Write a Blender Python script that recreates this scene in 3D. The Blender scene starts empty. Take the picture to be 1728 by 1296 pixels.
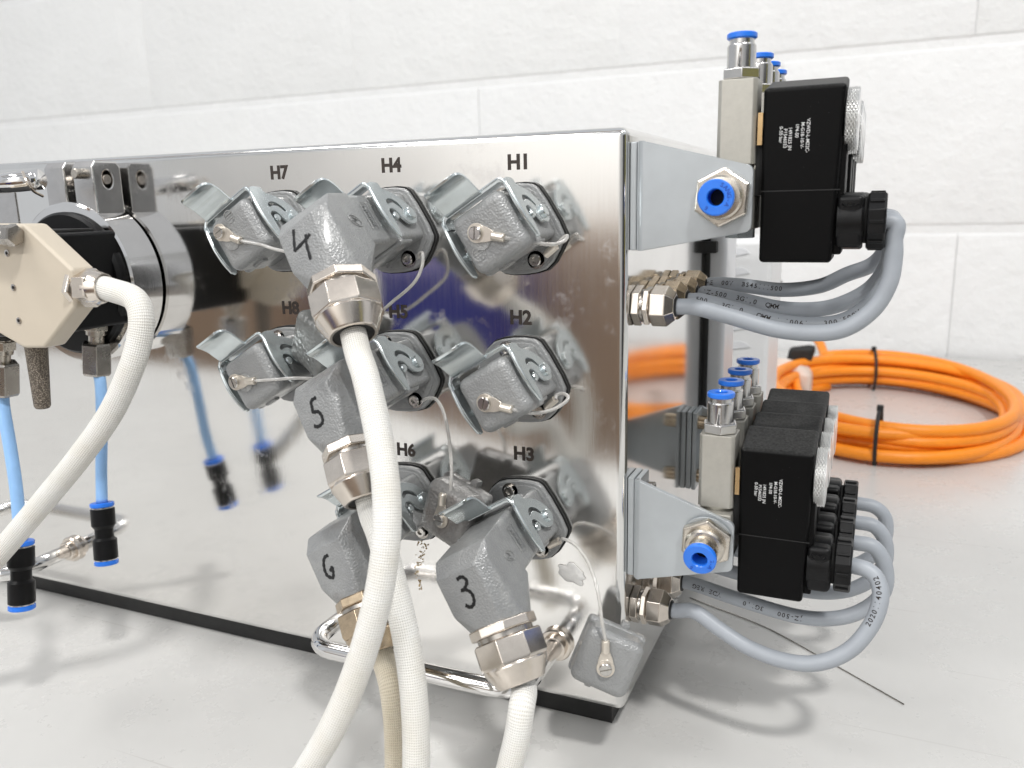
import bpy, bmesh, math, random
from mathutils import Vector, Matrix, Quaternion
random.seed(7)
PI = math.pi
SC = bpy.context.scene
COL = SC.collection

# ------------------------------------------------------------------ camera
F = 1404.2
CAM_O = Vector((0.09551053, -0.3361995, 0.24090903))
CAM_R = Matrix(((0.91659154, -0.06462785, 0.39456709),
                (0.39918523, 0.20372103, -0.89395128),
                (-0.02260746, 0.97689354, 0.21252746)))     # camera axes as columns, world rows
cam = bpy.data.cameras.new('camera'); co = bpy.data.objects.new('camera', cam); COL.objects.link(co)
co.matrix_world = Matrix.Translation(CAM_O) @ CAM_R.to_4x4()
cam.sensor_width = 36; cam.lens = F / 1728 * 36; cam.clip_start = .01; cam.clip_end = 100
cam.dof.use_dof = True; cam.dof.focus_distance = .385; cam.dof.aperture_fstop = 13
SC.camera = co

# ------------------------------------------------------------------ light
W = bpy.data.worlds.new('World'); SC.world = W; W.use_nodes = True
W.node_tree.nodes['Background'].inputs[0].default_value = (.93, .96, 1, 1)
W.node_tree.nodes['Background'].inputs[1].default_value = .56
def area(name, loc, target, sx, sy, power, color):
    l = bpy.data.lights.new(name, 'AREA'); l.shape = 'RECTANGLE'; l.size = sx; l.size_y = sy
    l.energy = power; l.color = color
    o = bpy.data.objects.new(name, l); COL.objects.link(o); o.location = loc
    o.rotation_euler = (Vector(target) - Vector(loc)).to_track_quat('-Z', 'Y').to_euler()
area('ceiling_lamp', (.75, -.85, 1.95), (0, .03, 0), .16, .16, 22, (1, .985, .96))
area('ceiling_lamp_right', (1.3, .25, 2.1), (0, .2, 0), .3, 1.1, 3, (1, .99, .97))
area('ceiling_lamp_left', (-1.3, -.9, 2.2), (-.2, .2, 0), 1.2, .3, 15, (1, .99, .97))
area('added_room_fill', (-1.2, -3.2, 2.3), (-1.2, -3.6, 0), 2.4, .5, 100, (1, .99, .97))  # unseen lamp added to brighten the far wall that the panel mirrors
SC.view_settings.view_transform = 'Standard'; SC.view_settings.look = 'None'
SC.view_settings.exposure = .24; SC.view_settings.gamma = 1

# ------------------------------------------------------------------ helpers
def at(px, py, y):                      # point of the plane y seen at a place of the 1728 x 1296 photograph
    r = CAM_R @ Vector(((px - 864) / F, -(py - 648) / F, -1))
    return CAM_O + r * ((y - CAM_O.y) / r.y)
def atz(px, py, z):
    r = CAM_R @ Vector(((px - 864) / F, -(py - 648) / F, -1))
    return CAM_O + r * ((z - CAM_O.z) / r.z)

def nt(name):
    m = bpy.data.materials.new(name); m.use_nodes = True
    t = m.node_tree; b = t.nodes['Principled BSDF']
    return m, t, b
def setp(b, **k):
    for n_, v in k.items():
        s = b.inputs[n_.replace('_', ' ')]
        s.default_value = (*v, 1) if isinstance(v, tuple) and len(v) == 3 else v
def N(t, kind, **k):
    n_ = t.nodes.new(kind)
    for a, v in k.items():
        if a.startswith('i_'): n_.inputs[a[2:].replace('_', ' ')].default_value = v
        else: setattr(n_, a, v)
    return n_
def coords(t, scale=(1, 1, 1), src='Object'):
    tc = N(t, 'ShaderNodeTexCoord'); mp = N(t, 'ShaderNodeMapping'); mp.inputs['Scale'].default_value = scale
    t.links.new(tc.outputs[src], mp.inputs[0]); return mp.outputs[0]
def ramp(t, fac, stops):
    r = N(t, 'ShaderNodeValToRGB'); t.links.new(fac, r.inputs[0])
    e = r.color_ramp.elements
    while len(e) < len(stops): e.new(.5)
    for i, (p, c) in enumerate(stops): e[i].position = p; e[i].color = (*c, 1) if len(c) == 3 else c
    return r.outputs[0]
def bump(t, b, h, strength, dist=.0003, prev=None):
    n_ = N(t, 'ShaderNodeBump'); n_.inputs['Strength'].default_value = strength; n_.inputs['Distance'].default_value = dist
    t.links.new(h, n_.inputs['Height'])
    if prev: t.links.new(prev, n_.inputs['Normal'])
    t.links.new(n_.outputs[0], b.inputs['Normal']); return n_.outputs[0]
def noise(t, scale, detail=3, rough=.5, vec=None, sc=(1, 1, 1)):
    n_ = N(t, 'ShaderNodeTexNoise'); n_.inputs['Scale'].default_value = scale; n_.inputs['Detail'].default_value = detail
    n_.inputs['Roughness'].default_value = rough
    t.links.new(vec or coords(t, sc), n_.inputs['Vector']); return n_.outputs['Fac']

def simple(name, col, rough=.4, metal=0, var=.12, vs=120, bs=0, bsc=900, bd=.0002, **k):
    m, t, b = nt(name); setp(b, Roughness=rough, Metallic=metal, **k)
    f = noise(t, vs, 4, .6)
    lo = tuple(c * (1 - var) for c in col); hi = tuple(min(1, c * (1 + var)) for c in col)
    t.links.new(ramp(t, f, [(.3, lo), (.7, hi)]), b.inputs['Base Color'])
    r = N(t, 'ShaderNodeMapRange'); r.inputs['To Min'].default_value = max(.02, rough * .75); r.inputs['To Max'].default_value = min(1, rough * 1.3)
    t.links.new(noise(t, vs * .6, 5, .7), r.inputs[0]); t.links.new(r.outputs[0], b.inputs['Roughness'])
    if bs: bump(t, b, noise(t, bsc, 2), bs, bd)
    return m

M = {}
def hammer(name, col, rough=.3, scale=620, strength=.55, dirt_or_bounce=None):
    m, t, b = nt(name); setp(b, Roughness=rough, Metallic=.1, Coat_Weight=.35, Coat_Roughness=.15)
    v = coords(t)
    f = noise(t, 160, 4, .6, v)
    c = ramp(t, f, [(.3, tuple(x * .95 for x in col)), (.7, tuple(x * 1.05 for x in col))])
    if dirt_or_bounce:  # grime on one paint, painted reflected brown on another
        mx = N(t, 'ShaderNodeMixRGB'); t.links.new(ramp(t, noise(t, 38, 4, .6, v), [(.52, (0, 0, 0)), (.72, (.8, .8, .8))]), mx.inputs[0])
        t.links.new(c, mx.inputs[1]); mx.inputs[2].default_value = (*dirt_or_bounce, 1); c = mx.outputs[0]
    ge = N(t, 'ShaderNodeNewGeometry'); ew = N(t, 'ShaderNodeMath', operation='MULTIPLY')      # rubbed edges
    t.links.new(ramp(t, ge.outputs['Pointiness'], [(.53, (0, 0, 0)), (.60, (.7, .7, .7))]), ew.inputs[0])
    t.links.new(ramp(t, noise(t, 220, 5, .7, v), [(.42, (0, 0, 0)), (.62, (1, 1, 1))]), ew.inputs[1])
    me_ = N(t, 'ShaderNodeMixRGB'); t.links.new(ew.outputs[0], me_.inputs[0]); t.links.new(c, me_.inputs[1]); me_.inputs[2].default_value = (.46, .46, .45, 1)
    t.links.new(me_.outputs[0], b.inputs['Base Color'])
    vo = N(t, 'ShaderNodeTexVoronoi'); vo.feature = 'SMOOTH_F1'; vo.inputs['Scale'].default_value = scale; vo.inputs['Smoothness'].default_value = .8
    t.links.new(v, vo.inputs['Vector'])
    n1 = bump(t, b, vo.outputs['Distance'], strength, .0006)
    bump(t, b, noise(t, scale * .8, 3, .6, v), strength * .8, .00035, n1)
    return m
M['paint'] = hammer('grey_hammered_paint', (.285, .29, .292), .28, 1250, .48)
M['paint_dark'] = hammer('coarse_dark_hammered_paint', (.17, .175, .17), .25, 520, 1.0)
M['paint_dirty'] = hammer('grey_hammered_paint_with_grime', (.265, .27, .272), .28, 1200, .5, (.15, .13, .12))
M['paint_brown_bounce'] = hammer('brown_bounce_hammered_paint', (.24, .235, .23), .3, 800, .7, (.10, .07, .055))  # brown patches stand for brown light reflected on the cap's side
M['zinc'] = simple('zinc_plated_steel', (.66, .71, .72), .24, .92, .07, 150)
M['nickel'] = simple('nickel_plated_brass', (.73, .665, .595), .22, 1, .06, 200)
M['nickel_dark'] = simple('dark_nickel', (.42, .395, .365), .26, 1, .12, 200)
M['nickel_warm'] = simple('satin_nickel', (.60, .555, .49), .27, 1, .1, 250)
M['chrome'] = simple('polished_stainless', (.78, .77, .76), .07, 1, .04, 60)
M['satin'] = simple('satin_stainless', (.62, .61, .60), .22, 1, .07, 90)
M['knurl'] = simple('knurled_aluminium', (.86, .86, .85), .3, .9, .03, 300)
M['screw'] = simple('screw_steel', (.62, .6, .57), .2, 1, .1, 400)
M['black'] = simple('black_plastic', (.004, .004, .0045), .38, 0, .3, 300, .15, 2500, Specular_IOR_Level=.25)
M['rubber'] = simple('black_rubber', (.012, .012, .012), .55, 0, .3)
M['hole'] = simple('dark_inside', (.004, .004, .004), .8)
M['blue'] = simple('blue_collet_plastic', (.022, .19, .80), .3, 0, .05, Coat_Weight=.2)
M['blue_print'] = simple('blue_moulded_lettering', (.008, .07, .42), .4, 0, .05)
M['tube_blue'] = simple('light_blue_tube', (.31, .54, .88), .35, 0, .05)
M['bracket'] = simple('zinc_blue_bracket', (.48, .51, .53), .34, .45, .05, 60, .08, 1500)
M['block'] = simple('bead_blasted_nickel_block', (.50, .485, .44), .42, .6, .05, 300, .25, 2600, .0001)
M['brass'] = simple('brass', (.55, .38, .2), .25, 1, .1)
M['gold'] = simple('tarnished_brass_gland', (.5, .40, .285), .24, 1, .22, 260)
M['beige'] = simple('beige_painted_hood', (.60, .53, .43), .38, 0, .035, 40, .12, 3000, .0001)
M['white_print'] = simple('white_print', (.75, .75, .75), .5)
M['black_print'] = simple('etched_dark_lettering', (.035, .025, .02), .5, 0, .3, 500)
M['marker'] = simple('black_marker_ink', (.006, .006, .007), .35)
M['orange'] = simple('orange_cable_jacket', (.93, .285, .013), .42, 0, .05)
M['terminal'] = simple('tinned_terminal', (.74, .68, .60), .3, .75, .08, 300)
M['wall'] = None
# black coil plastic with dust
m, t, b = nt('dusty_black_coil'); M['coil'] = m; setp(b, Roughness=.42, Specular_IOR_Level=.12)
g = N(t, 'ShaderNodeNewGeometry'); sp = N(t, 'ShaderNodeSeparateXYZ'); t.links.new(g.outputs['Normal'], sp.inputs[0])
mu = N(t, 'ShaderNodeMath', operation='MULTIPLY'); t.links.new(ramp(t, sp.outputs['Z'], [(.3, (0, 0, 0)), (.9, (1, 1, 1))]), mu.inputs[0])
t.links.new(ramp(t, noise(t, 900, 8, .75), [(.35, (.12,) * 3), (.75, (.75,) * 3)]), mu.inputs[1])
sp2 = ramp(t, noise(t, 1500, 2, .5), [(.735, (0, 0, 0)), (.76, (.6,) * 3)])
ad = N(t, 'ShaderNodeMath', operation='ADD'); t.links.new(mu.outputs[0], ad.inputs[0]); t.links.new(sp2, ad.inputs[1]); ad.use_clamp = True
mx = N(t, 'ShaderNodeMixRGB'); t.links.new(ad.outputs[0], mx.inputs[0]); mx.inputs[1].default_value = (.0022, .0022, .0024, 1); mx.inputs[2].default_value = (.085, .085, .083, 1)
t.links.new(mx.outputs[0], b.inputs['Base Color'])
bump(t, b, noise(t, 1800, 2), .15, .0001)
# mirror like brushed stainless panel
m, t, b = nt('brushed_mirror_stainless'); M['panel'] = m; setp(b, Metallic=1.0)
v = coords(t)
t.links.new(ramp(t, noise(t, 9, 3, .6, v), [(.3, (.80, .785, .765)), (.75, (.86, .85, .83))]), b.inputs['Base Color'])
vs = coords(t, (1, 1, .035))
sx = N(t, 'ShaderNodeSeparateXYZ'); t.links.new(v, sx.inputs[0])
mr = N(t, 'ShaderNodeMapRange'); mr.inputs['From Min'].default_value = -.22; mr.inputs['From Max'].default_value = 0
mr.inputs['To Min'].default_value = .05; mr.inputs['To Max'].default_value = .10
t.links.new(sx.outputs['X'], mr.inputs[0])
ad = N(t, 'ShaderNodeMath', operation='MULTIPLY_ADD'); t.links.new(noise(t, 900, 2, .5, vs), ad.inputs[0]); ad.inputs[1].default_value = .07
t.links.new(mr.outputs[0], ad.inputs[2]); t.links.new(ad.outputs[0], b.inputs['Roughness'])
sm = ramp(t, noise(t, 38, 6, .7, v), [(.56, (0, 0, 0)), (.66, (.5, .5, .5)), (.72, (.15,) * 3)])     # smears and prints
a2 = N(t, 'ShaderNodeMath', operation='MULTIPLY_ADD'); t.links.new(sm, a2.inputs[0]); a2.inputs[1].default_value = .25
t.links.new(ad.outputs[0], a2.inputs[2]); t.links.new(a2.outputs[0], b.inputs['Roughness'])
n1 = bump(t, b, noise(t, 2200, 2, .5, vs), .07, .00012)
vx = coords(t, (.2, 1, 1)); n2 = bump(t, b, noise(t, 420, 6, .8, vx), .03, .0001, n1)
bump(t, b, noise(t, 7, 2, .5, v), .06, .0012, n2)
M['panel_side'] = simple('smooth_stainless_side', (.80, .795, .78), .11, 1, .06, 25)
# clear cord
m, t, b = nt('clear_plastic_cord'); M['cord'] = m; setp(b, Base_Color=(.86, .84, .80), Roughness=.12, Transmission_Weight=.55, IOR=1.4, Coat_Weight=.5)
t.links.new(ramp(t, noise(t, 300), [(.3, (.75, .72, .68)), (.7, (.95, .94, .92))]), b.inputs['Base Color'])
# braided hose (UV: x around, y along in metres)
def braid(name, c1, c2):
    m, t, b = nt(name); setp(b, Roughness=.5, Subsurface_Weight=0, Sheen_Weight=.3)
    tc = N(t, 'ShaderNodeTexCoord'); s = N(t, 'ShaderNodeSeparateXYZ'); t.links.new(tc.outputs['UV'], s.inputs[0])
    def ma(op, a, bb):
        n_ = N(t, 'ShaderNodeMath', operation=op)
        for i, q in enumerate((a, bb)):
            if isinstance(q, (int, float)): n_.inputs[i].default_value = q
            elif q is not None: t.links.new(q, n_.inputs[i])
        return n_.outputs[0]
    U_ = ma('MULTIPLY', s.outputs[0], 2 * PI * 18); V_ = ma('MULTIPLY', s.outputs[1], 2 * PI * 520)
    a = ma('SINE', ma('ADD', U_, V_), None); c = ma('SINE', ma('SUBTRACT', U_, V_), None)
    h = ma('MULTIPLY', ma('ADD', ma('MULTIPLY', a, c), 1), .5)
    col = ramp(t, h, [(0, c2), (.45, c1)])
    mx = N(t, 'ShaderNodeMixRGB', blend_type='MULTIPLY'); mx.inputs[0].default_value = .5
    t.links.new(col, mx.inputs[1]); t.links.new(ramp(t, noise(t, 60, 4, .6), [(.35, (.86, .82, .74)), (.65, (1, 1, 1))]), mx.inputs[2])
    t.links.new(mx.outputs[0], b.inputs['Base Color'])
    bump(t, b, h, .75, .00035); return m
M['braid'] = braid('white_braided_sleeve', (.89, .88, .85), (.54, .525, .48))
M['braid_cream'] = braid('yellowed_braided_sleeve', (.70, .63, .50), (.42, .36, .26))
M['grey_cable'] = simple('grey_pvc_cable', (.345, .37, .405), .42, 0, .05, 90, .1, 900)
# porous sintered
m, t, b = nt('sintered_bronze_grains'); M['sinter'] = m; setp(b, Roughness=.5, Metallic=.35)
vo = N(t, 'ShaderNodeTexVoronoi'); vo.inputs['Scale'].default_value = 1500; t.links.new(coords(t), vo.inputs['Vector'])
t.links.new(ramp(t, vo.outputs['Distance'], [(.1, (.42, .36, .29)), (.6, (.12, .10, .08))]), b.inputs['Base Color']); bump(t, b, vo.outputs['Distance'], 1, .0006)
# table
m, t, b = nt('scratched_pale_laminate'); M['table'] = m; setp(b, Roughness=.28)
v = coords(t)
base = ramp(t, noise(t, 6, 5, .6, v), [(.3, (.545, .54, .525)), (.7, (.60, .595, .58))])
mx = N(t, 'ShaderNodeMixRGB'); t.links.new(ramp(t, noise(t, 170, 3, .6, v), [(.77, (0, 0, 0)), (.80, (.22,) * 3)]), mx.inputs[0])
t.links.new(base, mx.inputs[1]); mx.inputs[2].default_value = (.22, .2, .18, 1); t.links.new(mx.outputs[0], b.inputs['Base Color'])
mr = N(t, 'ShaderNodeMapRange'); mr.inputs['To Min'].default_value = .16; mr.inputs['To Max'].default_value = .42
t.links.new(noise(t, 30, 6, .7, v), mr.inputs[0]); t.links.new(mr.outputs[0], b.inputs['Roughness'])
tcs = N(t, 'ShaderNodeTexCoord'); prev = None; acc = mx.outputs[0]
for rz, sx_, sy_ in ((.5, 1.2, 90), (-.9, 1.6, 120), (1.9, 1.0, 70)):
    mp = N(t, 'ShaderNodeMapping'); mp.inputs['Rotation'].default_value = (0, 0, rz); mp.inputs['Scale'].default_value = (sx_, sy_, 1)
    t.links.new(tcs.outputs['Object'], mp.inputs[0])
    sc_ = ramp(t, noise(t, 2.2, 3, .4, mp.outputs[0]), [(.735, (0, 0, 0)), (.75, (.35,) * 3), (.77, (0, 0, 0))])
    m2 = N(t, 'ShaderNodeMixRGB'); t.links.new(sc_, m2.inputs[0]); t.links.new(acc, m2.inputs[1]); m2.inputs[2].default_value = (.33, .31, .29, 1); acc = m2.outputs[0]
t.links.new(acc, b.inputs['Base Color'])
bump(t, b, noise(t, 25, 5, .6, v), .08, .0006)
# wall paint
m, t, b = nt('thick_white_wall_paint'); M['wall'] = m; setp(b, Base_Color=(.83, .835, .83), Roughness=.5)
v = coords(t); f = noise(t, 6, 5, .6, v)
t.links.new(ramp(t, f, [(.3, (.80, .805, .805)), (.7, (.85, .855, .855))]), b.inputs['Base Color'])
n1 = bump(t, b, noise(t, 45, 5, .65, v), .75, .004); n2 = bump(t, b, noise(t, 9, 3, .5, v), .45, .012, n1)
vo = N(t, 'ShaderNodeTexVoronoi'); vo.inputs['Scale'].default_value = 26; t.links.new(v, vo.inputs['Vector'])
bump(t, b, ramp(t, vo.outputs['Distance'], [(.02, (0, 0, 0)), (.14, (1, 1, 1))]), .25, .002, n2)

# ---- mesh helpers
def mb(): return bmesh.new()
def finish(bm, name, mat, parent=None, smooth=35, bev=0, seg=2, scale=1.0, mat4=None):
    if mat4 is not None: bm.transform(mat4)
    if scale != 1.0: bm.transform(Matrix.Scale(scale, 4))
    bmesh.ops.recalc_face_normals(bm, faces=bm.faces)
    me = bpy.data.meshes.new(name); bm.to_mesh(me); bm.free()
    return link(me, name, mat, parent, smooth, bev, seg)
def link(me, name, mat, parent=None, smooth=35, bev=0, seg=2):
    if mat is not None: me.materials.clear(); me.materials.append(M[mat] if isinstance(mat, str) else mat)
    if smooth:
        me.shade_smooth(); me.set_sharp_from_angle(angle=math.radians(smooth))
    o = bpy.data.objects.new(name, me); COL.objects.link(o)
    if parent: o.parent = parent
    if bev:
        md = o.modifiers.new('bevel', 'BEVEL'); md.width = bev; md.segments = seg; md.limit_method = 'ANGLE'; md.angle_limit = math.radians(30); md.harden_normals = False
    if smooth:
        wn = o.modifiers.new('weighted_normal', 'WEIGHTED_NORMAL'); wn.keep_sharp = True; wn.weight = 80
    return o
def add_box(bm, c, s, rot=None):
    r = bmesh.ops.create_cube(bm, size=1)
    mtx = Matrix.Translation(c) @ (rot.to_4x4() if rot else Matrix.Identity(4)) @ Matrix.Diagonal((*s, 1))
    bmesh.ops.transform(bm, matrix=mtx, verts=r['verts'])
def add_rbox(bm, c, s, r, seg=3, rot=None):
    t2 = bmesh.new(); add_box(t2, (0, 0, 0), s)
    bmesh.ops.bevel(t2, geom=t2.edges[:], offset=r, segments=seg, affect='EDGES', profile=.5)
    t2.transform(Matrix.Translation(c) @ (rot.to_4x4() if rot else Matrix.Identity(4)))
    merge(bm, t2)
def merge(bm, t2):
    me = bpy.data.meshes.new('tmp'); t2.to_mesh(me); t2.free(); bm.from_mesh(me); bpy.data.meshes.remove(me)
def basis(d, up=(0, 0, 1)):
    d = Vector(d).normalized(); up = Vector(up)
    if abs(d.dot(up)) > .99: up = Vector((1, 0, 0))
    x = up.cross(d).normalized(); y = d.cross(x)
    return Matrix((x, y, d)).transposed()
def add_lathe(bm, p, d, prof, seg=32, phase=0, cap=True, up=(0, 0, 1)):   # prof: (distance along d, radius)
    B = basis(d, up); p = Vector(p); rings = []
    for (h, r) in prof:
        rings.append([bm.verts.new(p + B @ Vector((r * math.cos(phase + 2 * PI * i / seg), r * math.sin(phase + 2 * PI * i / seg), h))) for i in range(seg)])
    for a, c in zip(rings, rings[1:]):
        for i in range(seg): bm.faces.new((a[i], a[(i + 1) % seg], c[(i + 1) % seg], c[i]))
    if cap:
        bm.faces.new(rings[0][::-1]); bm.faces.new(rings[-1])
def add_ring(bm, p, d, prof, seg=32, phase=0):      # closed profile -> torus like
    add_lathe(bm, p, d, prof + [prof[0]], seg, phase, cap=False)
    bmesh.ops.remove_doubles(bm, verts=bm.verts, dist=1e-9)
def smooth_path(pts, n=8, closed=False):
    pts = [Vector(p) for p in pts]; out = []; L = len(pts)
    rng = range(L if closed else L - 1)
    for i in rng:
        if closed: p0, p1, p2, p3 = pts[i - 1], pts[i], pts[(i + 1) % L], pts[(i + 2) % L]
        else:
            p1, p2 = pts[i], pts[i + 1]; p0 = pts[i - 1] if i else p1 * 2 - p2; p3 = pts[i + 2] if i + 2 < L else p2 * 2 - p1
        for k in range(n):
            s = k / n
            out.append(.5 * ((2 * p1) + (p2 - p0) * s + (2 * p0 - 5 * p1 + 4 * p2 - p3) * s * s + (3 * p1 - p0 - 3 * p2 + p3) * s ** 3))
    if not closed: out.append(pts[-1])
    return out
def add_tube(bm, path, r, seg=14, closed=False, cap=True, flat=None):
    path = [Vector(p) for p in path]; n = len(path); uvl = bm.loops.layers.uv.verify()
    T = [(path[(i + 1) % n] - path[i - 1] if closed else path[min(i + 1, n - 1)] - path[max(i - 1, 0)]).normalized() for i in range(n)]
    a = Vector((0, 0, 1)) if abs(T[0].z) < .9 else Vector((1, 0, 0))
    X = (a - T[0] * a.dot(T[0])).normalized(); rings = []; L = 0; Ls = []
    for i in range(n):
        if i:
            X = (T[i - 1].rotation_difference(T[i]) @ X); X = (X - T[i] * X.dot(T[i])).normalized(); L += (path[i] - path[i - 1]).length
        Y = T[i].cross(X); ri = r[i] if isinstance(r, (list, tuple)) else r; Ls.append(L)
        rings.append([bm.verts.new(path[i] + (X * math.cos(2 * PI * k / seg) + Y * math.sin(2 * PI * k / seg)) * ri) for k in range(seg)])
    for i in range(n if closed else n - 1):
        A, B_ = rings[i], rings[(i + 1) % n]
        for k in range(seg):
            f = bm.faces.new((A[k], A[(k + 1) % seg], B_[(k + 1) % seg], B_[k]))
            la, lb = Ls[i], Ls[(i + 1) % n] if (i + 1) < n else Ls[i] + .003
            for lp, uv in zip(f.loops, ((k / seg, la), ((k + 1) / seg, la), ((k + 1) / seg, lb), (k / seg, lb))): lp[uvl].uv = uv
    if cap and not closed: bm.faces.new(rings[0][::-1]); bm.faces.new(rings[-1])
def add_hull(bm, pts, bev=0, seg=3):
    t2 = bmesh.new(); vs = [t2.verts.new(p) for p in pts]
    r = bmesh.ops.convex_hull(t2, input=vs)
    bmesh.ops.delete(t2, geom=[v for v in t2.verts if not v.link_faces], context='VERTS')
    bmesh.ops.dissolve_limit(t2, angle_limit=math.radians(4), verts=t2.verts, edges=t2.edges)
    if bev:
        es = [e for e in t2.edges if len(e.link_faces) == 2 and e.calc_face_angle(0) > math.radians(22)]
        bmesh.ops.bevel(t2, geom=es, offset=bev, segments=seg, affect='EDGES', profile=.5, clamp_overlap=True)
    merge(bm, t2)
def add_prism(bm, poly, axis, a, b_, bev=0, seg=2):  # poly in the two other axes, extruded between a and b_
    t2 = bmesh.new()
    def mk(p, w): return {'x': (w, p[0], p[1]), 'y': (p[0], w, p[1]), 'z': (p[0], p[1], w)}[axis]
    A = [t2.verts.new(mk(p, a)) for p in poly]; B_ = [t2.verts.new(mk(p, b_)) for p in poly]
    t2.faces.new(A); t2.faces.new(B_[::-1]); n = len(poly)
    for i in range(n): t2.faces.new((A[i], B_[i], B_[(i + 1) % n], A[(i + 1) % n]))
    bmesh.ops.recalc_face_normals(t2, faces=t2.faces)
    if bev: bmesh.ops.bevel(t2, geom=t2.edges[:], offset=bev, segments=seg, affect='EDGES', profile=.5, clamp_overlap=True)
    merge(bm, t2)
def arc(cx, cy, r, a0, a1, n=8): return [(cx + r * math.cos(math.radians(a0 + (a1 - a0) * i / n)), cy + r * math.sin(math.radians(a0 + (a1 - a0) * i / n))) for i in range(n + 1)]
def plate_mesh(outer, holes, thick, bevel=0):        # 2D curve with holes, filled and extruded in local z
    cu = bpy.data.curves.new('tmp', 'CURVE'); cu.dimensions = '2D'; cu.fill_mode = 'BOTH'; cu.extrude = thick / 2 - bevel; cu.bevel_depth = bevel; cu.bevel_resolution = 1
    for poly in [outer] + holes:
        s = cu.splines.new('POLY'); s.points.add(len(poly) - 1)
        for i, p in enumerate(poly): s.points[i].co = (p[0], p[1], 0, 1)
        s.use_cyclic_u = True
    o = bpy.data.objects.new('tmp', cu); COL.objects.link(o)
    dg = bpy.context.evaluated_depsgraph_get(); me = bpy.data.meshes.new_from_object(o.evaluated_get(dg))
    bpy.data.objects.remove(o); bpy.data.curves.remove(cu); return me
def plate_bm(outer, holes, thick, mtx, bevel=0):
    me = plate_mesh(outer, holes, thick, bevel); bm = bmesh.new(); bm.from_mesh(me); bpy.data.meshes.remove(me); bm.transform(mtx); return bm
TXT = {}
def text_mesh(s, size, extrude=.00004, bold=0, align='CENTER', spacing=1):
    key = (s, size, extrude, bold, align, spacing)
    if key in TXT: return TXT[key]
    cu = bpy.data.curves.new('tmp', 'FONT'); cu.body = s; cu.size = size; cu.extrude = extrude; cu.offset = bold
    cu.align_x = align; cu.align_y = 'CENTER'; cu.resolution_u = 3; cu.space_character = spacing
    o = bpy.data.objects.new('tmp', cu); COL.objects.link(o); bpy.context.view_layer.update()
    me = bpy.data.meshes.new_from_object(o.evaluated_get(bpy.context.evaluated_depsgraph_get()))
    bpy.data.objects.remove(o); bpy.data.curves.remove(cu); TXT[key] = me; return me
def text_obj(name, s, size, mat, mtx, parent=None, **k):
    me = text_mesh(s, size, **k); me.materials.clear(); me.materials.append(M[mat])
    o = bpy.data.objects.new(name, me); COL.objects.link(o); o.matrix_local = mtx
    if parent: o.parent = parent
    return o
def frame(o, x, y, z=None):          # matrix with origin o and text axes x (reading direction), y (up)
    x = Vector(x).normalized(); y = Vector(y); y = (y - x * y.dot(x)).normalized(); z = x.cross(y)
    return Matrix.Translation(o) @ Matrix((x, y, z)).transposed().to_4x4()
def text_along(bm, path, r, s, size, start, side, step=1.0, bold=0.00006, flip=False):
    # letters wrapped along a cable; side = direction in which the printed side faces
    path = [Vector(p) for p in path]; L = [0]
    for a, b_ in zip(path, path[1:]): L.append(L[-1] + (b_ - a).length)
    for i, ch in enumerate(s):
        d = start + (len(s) - 1 - i if flip else i) * size * .66 * step
        j = next((k for k in range(1, len(L)) if L[k] >= d), None)
        if j is None: break
        if ch == ' ': continue
        u = (d - L[j - 1]) / (L[j] - L[j - 1] + 1e-12); p = path[j - 1].lerp(path[j], u); T = (path[j] - path[j - 1]).normalized()
        n_ = Vector(side); n_ = (n_ - T * n_.dot(T)).normalized(); x = -T if flip else T; y = n_.cross(x)
        me = text_mesh(ch, size, 0.00002, bold)
        t2 = bmesh.new(); t2.from_mesh(me)
        for v in t2.verts:               # wrap round the jacket
            ang = v.co.y / r; w = p + x * v.co.x + (y * math.sin(ang) + n_ * math.cos(ang)) * (r + .00006); v.co = w
        merge(bm, t2)
def tag(o, label=None, cat=None, group=None, kind=None):
    if label: o['label'] = label
    if cat: o['category'] = cat
    if group: o['group'] = group
    if kind: o['kind'] = kind
    return o
def empty(name, label, cat, loc=(0, 0, 0), rot=(0, 0, 0), group=None):
    o = bpy.data.objects.new(name, None); COL.objects.link(o); o.location = loc; o.rotation_euler = rot; o.empty_display_size = .01
    return tag(o, label, cat, group)
def copy_tree(o, parent=None):
    c = o.copy(); COL.objects.link(c); c.parent = parent
    for ch in o.children: copy_tree(ch, c)
    return c
def UNV(u, n, v): return Vector((u, -n, v)) * .001    # connector frame in millimetres -> local metres

# ================================================================== setting
bm = mb(); add_prism(bm, [(-2.6, 1.079), (-2.6, -.9), (-.7, -.63), (-.2, -.395), (1.8, -.395), (1.8, 1.079)], 'z', -.045, -.005, .002, 2); tag(finish(bm, 'table', 'table'), kind='structure')
bm = mb(); add_box(bm, (-.5, -1.5, -.86), (9, 6, .1)); tag(finish(bm, 'floor', simple('room_floor', (.30, .275, .25), .4, vs=3)), kind='structure')
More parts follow.
